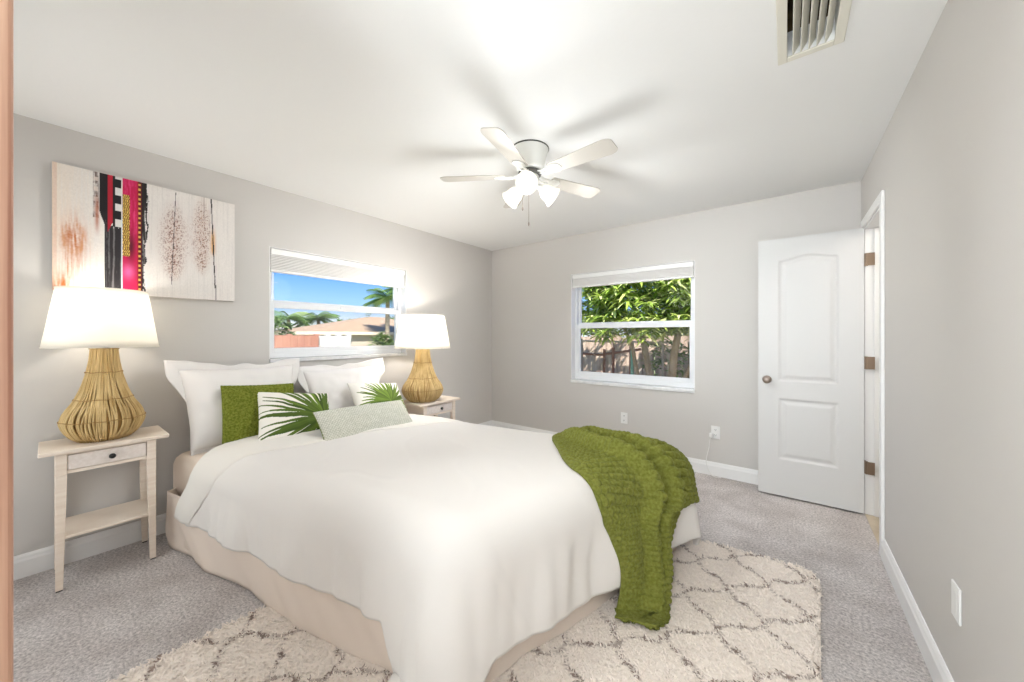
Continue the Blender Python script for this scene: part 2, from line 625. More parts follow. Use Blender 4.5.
# ------------------------------------------------------------------ windows
def ring(mb, P, u0, u1, v0, v1, wu, wv0, wv1, c0, c1):
    """rectangular frame made of four mitre-less bars; P maps (c,u,v)"""
    for a, b, c, d in ((u0, u0 + wu, v0, v1), (u1 - wu, u1, v0, v1), (u0 + wu, u1 - wu, v0, v0 + wv0), (u0 + wu, u1 - wu, v1 - wv1, v1)):
        p0, p1 = P(c0, a, c), P(c1, b, d)
        mb.box(min(p0[0], p1[0]), max(p0[0], p1[0]), min(p0[1], p1[1]), max(p0[1], p1[1]), min(p0[2], p1[2]), max(p0[2], p1[2]))


def pbox(mb, P, c0, c1, u0, u1, v0, v1):
    p0, p1 = P(c0, u0, v0), P(c1, u1, v1)
    return mb.box(min(p0[0], p1[0]), max(p0[0], p1[0]), min(p0[1], p1[1]), max(p0[1], p1[1]), min(p0[2], p1[2]), max(p0[2], p1[2]))


def window(name, P, u0, u1, v0, v1, vr, low_bar, sill_h):
    """c runs outward from the wall face"""
    W = struct(name)
    v = v0 + sill_h
    f = MB()
    ring(f, P, u0, u1, v, v1, 0.032, 0.045, 0.035, 0.085, 0.165)
    f.build('window_frame', M['frame'], W, bevel=0.004)
    up = MB()
    ring(up, P, u0 + 0.032, u1 - 0.032, vr, v1 - 0.035, 0.030, 0.045, 0.03, 0.128, 0.156)
    us = up.build('upper_sash', M['frame'], W, bevel=0.003)
    pbox(MB(), P, 0.140, 0.144, u0 + 0.062, u1 - 0.062, vr + 0.045, v1 - 0.065).build('pane', M['glass'], us)
    lo = MB()
    ring(lo, P, u0 + 0.032, u1 - 0.032, v + 0.045, vr + 0.022, 0.034, low_bar, 0.044, 0.092, 0.122)
    pbox(lo, P, 0.082, 0.092, (u0 + u1) / 2 - 0.03, (u0 + u1) / 2 + 0.03, vr + 0.0, vr + 0.018)
    ls = lo.build('lower_sash', M['frame'], W, bevel=0.003)
    pbox(MB(), P, 0.105, 0.109, u0 + 0.066, u1 - 0.066, v + 0.045 + low_bar, vr - 0.022).build('pane', M['glass'], ls)
    pbox(MB(), P, 0.158, 0.1585, u0 + 0.034, u1 - 0.034, v + 0.045, vr).build('insect_screen', M['screen'], W)
    s = MB()
    pbox(s, P, -0.018, 0.17, u0, u1, v0, v)
    s.build('window_sill', M['sill'], W, bevel=0.004)
    rv = MB()
    for a, b in ((u0, u0 + 0.006), (u1 - 0.006, u1)):
        pbox(rv, P, 0.001, 0.085, a, b, v, v1)
    pbox(rv, P, 0.001, 0.085, u0 + 0.006, u1 - 0.006, v1 - 0.006, v1)
    rv.build('reveal', M['trim'], W)
    return W


PL = lambda c, u, v: (XL - c, u, v)
PB = lambda c, u, v: (u, YB + c, v)
window('window_1', PL, WIN_L[0], WIN_L[1], WIN_L[2], WIN_L[3], 1.525, 0.035, 0.03)
window('window_2', PB, WIN_B[0], WIN_B[1], WIN_B[2], WIN_B[3], 1.385, 0.045, 0.035)


def shade_blind(P, base, u0, u1, vtop, drop, label):
    """raised pleated shade: head rail, a stack of pleats and a bottom rail"""
    t = thing('pleated_shade', base, label, 'blind', 'raised pleated shades at the windows')

    def L(c, u, v):
        p = P(c, u, v)
        return (p[0] - base[0], p[1] - base[1], p[2] - base[2])
    h = MB()
    pbox(h, L, 0.006, 0.056, u0, u1, vtop - 0.05, vtop)
    h.build('head_rail', M['white_plastic'], t, bevel=0.006)
    z1, z0 = vtop - 0.05, vtop - drop + 0.022
    n = max(4, int((z1 - z0) / 0.0125))
    prof_o, prof_i = [], []
    for k in range(2 * n + 1):
        z = z1 - (z1 - z0) * k / (2 * n)
        prof_o.append((0.012 if k % 2 else 0.020, z))
        prof_i.append((0.052 if k % 2 else 0.044, z))
    pl = MB()
    prof = prof_o + prof_i[::-1]
    pl.prism([L(c, u0 + 0.004, z) for c, z in prof], [L(c, u1 - 0.004, z) for c, z in prof])
    pl.build('pleats', M['shade_fabric'], t)
    b = MB()
    pbox(b, L, 0.012, 0.052, u0 + 0.002, u1 - 0.002, vtop - drop, vtop - drop + 0.022)
    b.build('bottom_rail', M['white_plastic'], t, bevel=0.004)
    return t


shade_blind(PL, (XL - 0.03, (WIN_L[0] + WIN_L[1]) / 2, WIN_L[3] - 0.2), WIN_L[0] + 0.012, WIN_L[1] - 0.012, WIN_L[3] - 0.008, 0.185,
            'deep raised white pleated shade at the window above the bed')
shade_blind(PB, ((WIN_B[0] + WIN_B[1]) / 2, YB + 0.03, WIN_B[3] - 0.14), WIN_B[0] + 0.012, WIN_B[1] - 0.012, WIN_B[3] - 0.008, 0.15,
            'narrow raised white pleated shade at the window facing the tree')

# ================================================================== BED
BQ = [(-3.10, 0.47), (-0.88, 0.86), (-0.465, 2.35), (-3.10, 1.85)]     # head-near, foot-near, foot-far, head-far
BL, BW = 2.38, 1.45
ZT = 0.565


def quad(p, q, Q=BQ):
    x = (1 - p) * (1 - q) * Q[0][0] + p * (1 - q) * Q[1][0] + p * q * Q[2][0] + (1 - p) * q * Q[3][0]
    y = (1 - p) * (1 - q) * Q[0][1] + p * (1 - q) * Q[1][1] + p * q * Q[2][1] + (1 - p) * q * Q[3][1]
    return x, y


def drape(a, b, r=0.12, zt=ZT, zmin=0.035, flare=0.05):
    ia = min(a, BL - r)
    ib = min(max(b, r), BW - r)
    da, db = a - ia, b - ib
    d = math.hypot(da, db)
    crown = 0.018 * sm(0, 0.5, min(ib - r, BW - r - ib) + 0.02) + 0.0
    if d < 1e-6:
        x, y = quad(ia / BL, ib / BW)
        return Vector((x, y, zt + crown)), Vector((0, 0, 1)), 0.0
    ua, ub = da / d, db / d
    ph = min(d / r, PI / 2)
    if d < r * PI / 2:
        h, dz = r * math.sin(ph), r * (1 - math.cos(ph))
    else:
        e = d - r * PI / 2
        h, dz = r + flare * e, r + 0.998 * e
    z = zt + crown * math.cos(ph) - dz
    if z < zmin:
        ex = zmin - z
        h += 0.55 * ex
        z = zmin + 0.02 * noise.noise((a * 9, b * 9, 0))
        z = max(z, 0.012)
    x, y = quad((ia + ua * h) / BL, (ib + ub * h) / BW)
    # world direction of the outward slope
    x2, y2 = quad((ia + ua * (h + .01)) / BL, (ib + ub * (h + .01)) / BW)
    dv = Vector((x2 - x, y2 - y, 0)).normalized()
    nrm = dv * math.sin(ph) + Vector((0, 0, math.cos(ph)))
    return Vector((x, y, z)), nrm, dz


def cloth_pt(a, b, off=0.0, fold=0.022, top=0.006, seed=0.0, **k):
    p, n, dz = drape(a, b, **k)
    s = sm(0.04, 0.32, dz)
    f = noise.noise((p.x * 5.5 + seed, p.y * 5.5, p.z * 0.9)) * fold * s
    f += noise.noise((p.x * 13 + seed, p.y * 13, p.z * 2.2)) * fold * 0.35 * s
    f += noise.noise((p.x * 2.6, p.y * 2.6, seed)) * top * 1.6 * (1 - 0.5 * s)
    rw = 1 - abs(noise.noise((p.x * 2.2 + p.y * 3.0 + seed, p.y * 2.2 - p.x * 1.1, p.z * 2 + 3))) * 2.0
    f += max(0.0, rw - 0.80) * top * 1.2
    return p + n * (off + f)


BED0 = Vector((-1.9, 1.3, 0))
bed = thing('bed', BED0, 'wide bed with beige pleated skirt pushed against the wall below the window', 'bed')


def bl(x, y, z):
    return (x - BED0.x, y - BED0.y, z)


# box base
sk = [(-2.99, 0.445), (-0.905, 0.845), (-0.52, 2.27), (-2.99, 1.80)]
bm_ = MB()
ins = lambda p, c, f: (c[0] + (p[0] - c[0]) * f, c[1] + (p[1] - c[1]) * f)
cc = (sum(p[0] for p in sk) / 4, sum(p[1] for p in sk) / 4)
base = [ins(p, cc, 0.985) for p in sk]
bm_.prism([bl(x, y, 0.03) for x, y in base], [bl(x, y, 0.25) for x, y in base])
bm_.build('box_base', M['mattress'], bed, bevel=0.01)
# mattress with rounded head end
mt = MB()
nu, nv = 40, 28
mq = [ins(p, cc, 0.975) for p in BQ]
mq = [(-3.13, 0.475), mq[1], mq[2], (-3.13, 1.83)]


def mattress_section(z0, z1, r):
    zz = [(-r, z0), (-r * 0.3, z0 + r * 0.3), (0, z0 + r), (0, z1 - r), (-r * 0.12, z1 - r * 0.5), (-r * 0.4, z1 - r * 0.15), (-r, z1)]
    return zz


def ring_pts(Q, inset, rc, n=8):
    cx, cy = sum(p[0] for p in Q) / 4, sum(p[1] for p in Q) / 4
    res = []
    for i in range(4):
        p0, p1, p2 = Vector(Q[i - 1]), Vector(Q[i]), Vector(Q[(i + 1) % 4])
        d0, d1 = (p0 - p1).normalized(), (p2 - p1).normalized()
        c = p1 + (d0 + d1) * (rc + inset)
        for k in range(n + 1):
            t = k / n
            q = p1 + (d0 + d1) * inset
            a_, b_ = q + d0 * rc, q + d1 * rc
            pt = a_ * (1 - t) ** 2 + q * 2 * t * (1 - t) + b_ * t * t
            res.append((pt.x, pt.y))
    return res


secs = mattress_section(0.24, 0.535, 0.07)
rings = [ring_pts(mq, -o, 0.10) for o, z in secs]
n = len(rings[0])
vs = []
for (o, z), rg in zip(secs, rings):
    vs += [bl(x, y, z) for x, y in rg]
fs = [tuple(range(n))[::-1], tuple(range((len(secs) - 1) * n, len(secs) * n))]
for i in range(len(secs) - 1):
    for k in range(n):
        fs.append((i * n + k, i * n + (k + 1) % n, (i + 1) * n + (k + 1) % n, (i + 1) * n + k))
MB().add(vs, fs).build('mattress', M['mattress'], bed, smooth=True)['label'] = 'mattress in a beige fitted sheet'

# skirt: follows near side, foot and far side
segs = [((-3.10, 0.60), sk[0]), (sk[0], sk[1]), (sk[1], sk[2]), (sk[2], sk[3])]
path = []
for (p, q) in segs:
    L_ = math.hypot(q[0] - p[0], q[1] - p[1])
    nn = int(L_ / 0.012)
    d = ((q[0] - p[0]) / L_, (q[1] - p[1]) / L_)
    for i in range(nn):
        t = i / nn
        path.append((p[0] + (q[0] - p[0]) * t, p[1] + (q[1] - p[1]) * t, d[1], -d[0]))
path.append((segs[-1][1][0], segs[-1][1][1], path[-1][2], path[-1][3]))
NZ = 18
vs, fs = [], []
for i, (x, y, nxx, nyy) in enumerate(path):
    s = i * 0.012
    for j in range(NZ):
        t = j / (NZ - 1)
        z = 0.33 * (1 - t) + 0.006 * t
        slant = s - 0.35 * t
        a = noise.noise((slant * 3.2, t * 0.7, 1.3)) * 0.042 + noise.noise((slant * 8.5, t * 0.6, 5.1)) * 0.012
        a = a * (0.15 + 0.85 * t) + 0.018 * t - 0.01
        vs.append(bl(x + nxx * a, y + nyy * a, z))
for i in range(len(path) - 1):
    for j in range(NZ - 1):
        fs.append((i * NZ + j, (i + 1) * NZ + j, (i + 1) * NZ + j + 1, i * NZ + j + 1))
so = MB().add(vs, fs).build('bed_skirt', M['skirt'], bed, smooth=True)
so.modifiers.new('thick', 'SOLIDIFY').thickness = 0.004

# ------------------------------------------------------------------ duvet
duv0 = Vector((-1.8, 1.35, ZT))
NA, NB = 190, 190
A0, A1 = 0.47, BL + 0.385
B0, B1 = -0.300, BW + 0.25


def duvet_pt(i, j):
    a = A0 + (A1 - A0) * i
    bn = B0 - 0.30 * sm(BL - 0.34, BL - 0.20, a)
    b = bn + (B1 - bn) * j
    return cloth_pt(a, b, 0.022, 0.048, 0.008) - duv0


dv = MB().grid(NA, NB, duvet_pt).build('duvet', M['linen'], smooth=True, loc=duv0)
sol = dv.modifiers.new('thick', 'SOLIDIFY')
sol.thickness = 0.022
sol.offset = -1 if True else 1
tag(dv, 'large ivory duvet spread over the bed with its corner hanging to the floor', 'duvet')

# ------------------------------------------------------------------ folded top sheet band
sh0 = Vector((-2.6, 1.2, ZT + 0.03))


def a_in(b):
    if b < 0:
        t = sm(-0.30, 0.04, b)
        return 0.50 + (0.74 - 0.50) * t
    return 0.74 + 0.26 * min(1, b / BW)


def a_out(b):
    return 0.30 + 0.13 * sm(0.30, -0.02, b) - 0.12 * sm(-0.02, -0.28, b)


def sheet_pt(i, j):
    b = -0.285 + (BW + 0.29 + 0.39) * j
    a0, a1 = a_out(b), a_in(b)
    a = a0 + (a1 - a0) * i
    roll = 0.012 * math.sin(PI * i) ** 0.5
    return cloth_pt(a, b, 0.034 + roll, 0.024, 0.010, flare=0.09, seed=0.0) - sh0


sh = MB().grid(46, 170, sheet_pt).build('top_sheet', M['sheet'], smooth=True, loc=sh0)
sol = sh.modifiers.new('thick', 'SOLIDIFY')
sol.thickness = 0.012
sol.offset = 1
tag(sh, 'folded back band of ivory sheet across the bed just below the pillows', 'sheet')

# ------------------------------------------------------------------ knitted throw
TL = [(1.70, 1.47), (1.76, 1.22), (2.16, 0.76), (2.36, 0.63), (2.45, 0.63), (2.53, 0.66), (2.70, 0.70), (2.83, 0.68), (2.93, 0.62)]
TRt = [(1.95, 1.62), (2.16, 1.58), (2.38, 1.50), (2.57, 1.42), (2.54, 1.22), (2.58, 1.14), (2.78, 1.03), (2.90, 0.84), (2.98, 0.66)]
tt = [0, 0.138, 0.414, 0.552, 0.607, 0.655, 0.793, 0.903, 1.0]


def interp(pts, t):
    for k in range(len(tt) - 1):
        if t <= tt[k + 1]:
            f = (t - tt[k]) / (tt[k + 1] - tt[k])
            return tuple(pts[k][q] * (1 - f) + pts[k + 1][q] * f for q in (0, 1))
    return pts[-1]


def catmull(pts, t):
    t = min(max(t, 0), 1)
    k = 0
    while k < len(tt) - 2 and t > tt[k + 1]:
        k += 1
    f = (t - tt[k]) / (tt[k + 1] - tt[k])
    P = lambda i: pts[min(max(i, 0), len(pts) - 1)]
    r = []
    for q in (0, 1):
        p0, p1, p2, p3 = P(k - 1)[q], P(k)[q], P(k + 1)[q], P(k + 2)[q]
        r.append(0.5 * (2 * p1 + (p2 - p0) * f + (2 * p0 - 5 * p1 + 4 * p2 - p3) * f * f + (3 * p1 - p0 - 3 * p2 + p3) * f ** 3))
    return tuple(r)


th0 = Vector((-0.85, 1.85, ZT + 0.05))
NT, NS = 560, 300


def throw_pt(t, s):
    l = catmull(TL, t)
    r = interp(TRt, t)
    a, b = l[0] * (1 - s) + r[0] * s, l[1] * (1 - s) + r[1] * s
    wdt = math.hypot(l[0] - r[0], l[1] - r[1])
    g = sm(0.03, 0.25, t)
    # rope-like folds that start near the top-left corner and run down towards the hem
    f = 0.0
    for c0, c1, wd, h in ((0.14, 0.48, 0.024, 0.075), (0.25, 0.68, 0.028, 0.090), (0.45, 0.92, 0.05, 0.04)):
        c = c0 + (c1 - c0) * sm(0, 0.85, t)
        x = (s - c) * max(wdt, 0.30) / wd
        f += h * g / (1 + x * x * x * x)
    f += 0.035 * sm(0.65, 1.0, t) * math.sin(PI * s) + 0.012 * abs(noise.noise((s * 4, t * 5, 2.2))) * g
    edge = min(s, 1 - s) * wdt
    # knit: courses run across, stitches along
    row = t * 58
    stc = s * 26
    rr_ = abs(math.sin(row * PI))
    kn = 0.0190 * rr_ ** 1.1 * (0.66 + 0.34 * abs(math.sin((stc + 0.5 * (int(row) % 2)) * PI)))
    if edge < 0.06 or t > 0.90:
        kn = 0.0160 * sm(0.0, 0.03, edge) * (abs(math.sin(row * 0.9 * PI)) * abs(math.sin((stc * 0.9 + 0.5 * (int(row * 0.9) % 2)) * PI))) ** 0.7
    p = cloth_pt(a, b, 0.046, 0.048, 0.008)
    pp, n, dz = drape(a, b)
    return p + n * (f + kn) - th0


tw = MB().grid(NT, NS, throw_pt).build('throw_blanket', M['knit'], smooth=True, loc=th0)
sol = tw.modifiers.new('thick', 'SOLIDIFY')
sol.thickness = 0.010
sol.offset = -1
tag(tw, 'olive green chunky knit throw draped over the foot corner of the bed', 'blanket')


# ------------------------------------------------------------------ pillows and cushions
def frame_mat(loc, yaw, lean, roll):
    up = Vector((-math.sin(lean), 0, math.cos(lean)))
    n = Vector((math.cos(lean), 0, math.sin(lean)))
    wv = Vector((0, 1, 0))
    R = Matrix((wv, up, n)).transposed()
    Rr = Matrix.Rotation(yaw, 3, 'Z') @ R @ Matrix.Rotation(roll, 3, 'Z')
    return Matrix.Translation(loc) @ Rr.to_4x4()


def cushion(name, w_, h_, t_, loc, yaw, lean, roll, material, label, cat, group, flange=0.0, n=56, knit=None, wave=0.0, seed=0.0, pinch=0.05, ear=0.0, pw=2.6, taper=0.0):
    mb = MB()
    uv = []
    for side in (1, -1):
        base_i = len(mb.v)
        for i in range(n):
            for j in range(n):
                u, v = -1 + 2 * i / (n - 1), -1 + 2 * j / (n - 1)
                px = 1 - pinch * (1 - v * v) * (u * u)
                py = 1 - pinch * (1 - u * u) * (v * v)
                x, y = u * w_ / 2 * px * (1 + taper * v), v * h_ / 2 * py
                th = max(0.0, (1 - abs(u) ** pw)) * max(0.0, (1 - abs(v) ** pw))
                z = side * (t_ / 2 * th ** 0.5)
                wr_ = noise.noise((u * 2.2 + seed, v * 2.2, side * 3.1)) * 0.012 + noise.noise((u * 5 + seed, v * 4, side)) * 0.005
                z += wr_ * (th ** 0.5) * (t_ / 0.14)
                if knit and side == 1:
                    z += knit(u, v)
                if ear:
                    z += ear * (abs(u) ** 6 * abs(v) ** 6)
                z += 0.0015 * side
                mb.v.append((x, y, z))
                uv.append((u, v, side))
        for i in range(n - 1):
            for j in range(n - 1):
                a, b, c, d = base_i + i * n + j, base_i + (i + 1) * n + j, base_i + (i + 1) * n + j + 1, base_i + i * n + j + 1
                mb.f.append((a, b, c, d) if side == 1 else (d, c, b, a))
    per = [i * n for i in range(n)] + [(n - 1) * n + j for j in range(1, n)] + [i * n + n - 1 for i in range(n - 2, -1, -1)] + [j for j in range(n - 2, 0, -1)]
    N0 = n * n
    for a, b in zip(per, per[1:] + per[:1]):
        mb.f.append((b, a, N0 + a, N0 + b))
    o = mb.build(name, material, smooth=True)
    o.matrix_world = frame_mat(loc, yaw, lean, roll)
    tag(o, label, cat, group)
    ring_ = [mb.v[k] for k in per]
    return o, uv, ring_


def flange_part(o, ring_, width, material, wave, seed):
    m_ = MB()
    n = len(ring_)
    K = 7
    for q, (x, y, z) in enumerate(ring_):
        L_ = math.hypot(x, y)
        for k in range(K):
            t = k / (K - 1)
            # push straight outwards from the rectangle
            ax = 1 if abs(x) > 0 else 0
            s_ = 1 + 0
            hx = max(abs(r_[0]) for r_ in ring_[::7])
            hy = max(abs(r_[1]) for r_ in ring_[::7])
            ox = math.copysign(sm(0.90, 0.985, abs(x) / hx), x) * width * t
            oy = math.copysign(sm(0.90, 0.985, abs(y) / hy), y) * width * t
            ph = math.atan2(y / hy, x / hx)
            wv = (noise.noise((math.cos(ph) * 2.6 + seed, math.sin(ph) * 2.6, 0.3))) * wave * t
            edge = 1 + 0.55 * noise.noise((math.cos(ph) * 3.2 + seed, math.sin(ph) * 3.2, 4.4)) * t
            m_.v.append((x * 0.985 + ox * edge, y * 0.985 + oy * edge, z * (1 - t) + wv))
    for q in range(n):
        for k in range(K - 1):
            a, b = q * K + k, ((q + 1) % n) * K + k
            m_.f.append((a, b, b + 1, a + 1))
    f = m_.build('flange', material, o, smooth=True)
    s_ = f.modifiers.new('thick', 'SOLIDIFY')
    s_.thickness = 0.004
    s_.offset = 0
    return f


GP = 'white pillow shams standing against the wall'
p1, _, r1 = cushion('pillow', 0.63, 0.52, 0.20, (-3.005, 0.845, 0.80), math.radians(2), math.radians(15), math.radians(-1.0), M['sham'],
                    'white flanged pillow sham standing behind the green knitted cushion', 'pillow', GP, seed=1.7, pinch=0.05, pw=2.3, taper=0.07)
flange_part(p1, r1, 0.058, M['sham'], 0.05, 2.0)
p2, _, r2 = cushion('pillow', 0.62, 0.50, 0.20, (-3.00, 1.585, 0.76), math.radians(-2), math.radians(18), math.radians(1), M['sham'],
                    'white flanged pillow sham standing behind the palm cushions, under the window', 'pillow', GP, seed=8.3, pinch=0.05, pw=2.3, taper=0.06)
flange_part(p2, r2, 0.058, M['sham'], 0.06, 7.0)


def knit_fn(u, v):
    return 0.0065 * (abs(math.sin(u * 30)) * abs(math.sin(v * 34 + (int(abs(u) * 30 / PI) % 2) * PI / 2))) ** 0.7 + 0.001


GC = 'cushions in front of the pillows'
gc_, _, rg = cushion('cushion', 0.43, 0.41, 0.13, (-2.835, 0.89, 0.745), math.radians(1), math.radians(19), math.radians(-4), M['knit_cushion'],
                     'square olive green knitted cushion leaning on the white pillow', 'cushion', GC, n=140, knit=knit_fn, seed=3.0, pinch=0.03)


def palm_cols(uv, cx, cy, asp, spread0, spread1, nb, length, seed, dark, wmax=0.034):
    r_ = np.random.default_rng(seed)
    U = np.array([(a, b) for a, b, s in uv])
    x = (U[:, 0] - cx) * asp
    y = (U[:, 1] - cy)
    rad = np.hypot(x, y)
    ang = np.arctan2(y, x)
    col = np.tile(np.array(rgb(240, 236, 226)[:3]), (len(U), 1))
    g1, g2 = np.array(rgb(112, 138, 48)[:3]), np.array(rgb(44, 62, 26)[:3])
    for k in range(nb):
        t = spread0 + (spread1 - spread0) * k / (nb - 1) + r_.normal(0, 0.02)
        Lk = length * r_.uniform(0.85, 1.1)
        bend = r_.normal(0.0, 0.05) + 0.10 * math.sin(t)
        dlt = ang - (t + bend * rad)
        dlt = (dlt + PI) % (2 * PI) - PI
        q = np.clip(rad / Lk, 0, 1)
        wd = (0.012 + wmax * np.sin(np.clip(q, 0, 1) ** 0.8 * PI)) * (rad < Lk) * (rad > 0.02)
        inside = np.abs(dlt) * rad < wd
        mixv = min(1, max(0, r_.uniform(0, 1) * 0.7 + (0.35 if dark else 0.0) * (1 if t > PI * 0.95 else 0.4)))
        col[inside] = g1 * (1 - mixv) + g2 * mixv
    hub = rad < 0.05
    col[hub] = g1
    return col


c1o, uv1, _ = cushion('cushion', 0.45, 0.44, 0.13, (-2.66, 1.045, 0.705), math.radians(-2), math.radians(42), math.radians(-10), M['palm_print'],
                      'white cushion with dark green palm fronds beside the green knitted cushion', 'cushion', GC, n=170, seed=5.5, pinch=0.05)
paint(c1o, palm_cols(uv1, 0.72, -0.10, 1.05, 0.1, 2 * PI - 0.1, 62, 1.95, 3, True))
c2o, uv2, _ = cushion('cushion', 0.46, 0.45, 0.13, (-2.70, 1.71, 0.70), math.radians(4), math.radians(42), math.radians(-8), M['palm_print'],
                      'white cushion with one green fan palm leaf nearest the far lamp', 'cushion', GC, n=170, seed=6.5, pinch=0.05)
paint(c2o, palm_cols(uv2, 0.25, -0.05, 1.05, -1.3, PI + 0.35, 38, 1.25, 5, False))
lo_, uv3, rl = cushion('cushion', 0.66, 0.31, 0.12, (-2.33, 1.385, 0.665), math.radians(-2), math.radians(48), math.radians(-1.0), M['lumbar'],
                       'long narrow pale sage woven cushion lying in front of the palm cushions', 'cushion', GC, n=150, seed=7.5, pinch=0.03)
U3 = np.array([(a, b) for a, b, s in uv3])
hx = ((np.floor((U3[:, 0] + 1) * 38) + np.floor((U3[:, 1] + 1) * 15)) % 2)
spk = np.clip(0.35 * hx + 0.65 * rng.random(len(U3)), 0, 1)[:, None]
paint(lo_, np.array(rgb(232, 230, 220)[:3]) * (1 - spk) + np.array(rgb(160, 162, 142)[:3]) * spk)
pp = MB().tube(rl + rl[:1], 0.003, 6, cap=False).build('piping', M['piping'], lo_, smooth=True)
pp['label'] = 'olive green piping'


# ================================================================== NIGHTSTANDS AND LAMPS
def nightstand(loc, W_, D_, Ht, label):
    """front faces +X; width along Y"""
    t = thing('nightstand', loc, label, 'nightstand', 'nightstands either side of the bed')
    top = MB().box(-D_ / 2, D_ / 2, -W_ / 2, W_ / 2, Ht - 0.02, Ht)
    top.build('top', M['ns_wood'], t, bevel=0.004)
    lx, ly = D_ / 2 - 0.018, W_ / 2 - 0.052
    for sx in (1, -1):
        for sy in (1, -1):
            x0, y0 = sx * lx, sy * ly
            s_, b_ = 0.038, 0.025
            xi, yi = x0 - sx * s_, y0 - sy * s_
            xb, yb = x0 - sx * b_, y0 - sy * b_
            tp = [(x0, y0, Ht - 0.02), (xi, y0, Ht - 0.02), (xi, yi, Ht - 0.02), (x0, yi, Ht - 0.02)]
            md = [(a, b, Ht - 0.13) for a, b, _ in tp]
            bt = [(x0, y0, 0.006), (xb, y0, 0.006), (xb, yb, 0.006), (x0, yb, 0.006)]
            lg = MB()
            lg.prism(md, tp)
            lg.prism(bt, md)
            lo = lg.build('leg', M['ns_wood'], t, bevel=0.0025)
            MB().box(min(x0, xb) + .002, max(x0, xb) - .002, min(y0, yb) + .002, max(y0, yb) - .002, 0.0, 0.006).build('foot_pad', M['dark'], lo)
    az0, az1 = Ht - 0.125, Ht - 0.02
    ap = MB()
    for sy in (1, -1):
        yy = sy * (ly - 0.004)
        ap.box(-lx + 0.038, lx - 0.038, min(yy, yy - sy * 0.016), max(yy, yy - sy * 0.016), az0, az1)
    ap.box(-lx + 0.004, -lx + 0.02, -ly + 0.038, ly - 0.038, az0, az1)
    ap.box(lx - 0.03, lx - 0.006, -ly + 0.038, ly - 0.038, az0, az0 + 0.016)
    ap.box(lx - 0.03, lx - 0.006, -ly + 0.038, ly - 0.038, az1 - 0.01, az1)
    ap.build('apron', M['ns_wood'], t)
    dr = MB().box(lx - 0.026, lx - 0.004, -ly + 0.040, ly - 0.040, az0 + 0.018, az1 - 0.012)
    dr.box(-lx + 0.03, lx - 0.026, -ly + 0.044, ly - 0.044, az0 + 0.022, az1 - 0.03)
    d = dr.build('drawer', M['ns_drawer'], t, bevel=0.003)
    kz = (az0 + az1) / 2 + 0.002
    MB().lathe([(0.005, 0), (0.005, 0.010), (0.0125, 0.014), (0.0135, 0.020), (0.009, 0.026), (0.001, 0.0275)], (lx - 0.004, 0.01, kz), 20, axis='x').build('knob', M['black'], d, smooth=True)['label'] = 'small black knob'
    MB().box(-lx + 0.003, lx - 0.003, -ly + 0.003, ly - 0.003, Ht * 0.36, Ht * 0.36 + 0.016).build('shelf', M['ns_wood'], t, bevel=0.003)
    return t


NS1 = (-3.018, 0.208, 0)
NS2 = (-2.785, 2.305, 0)
nightstand(NS1, 0.462, 0.335, 0.705, 'whitewashed nightstand with slim legs and low shelf by the near side of the bed')
nightstand(NS2, 0.50, 0.335, 0.650, 'white nightstand mostly hidden beyond the bed near the room corner')


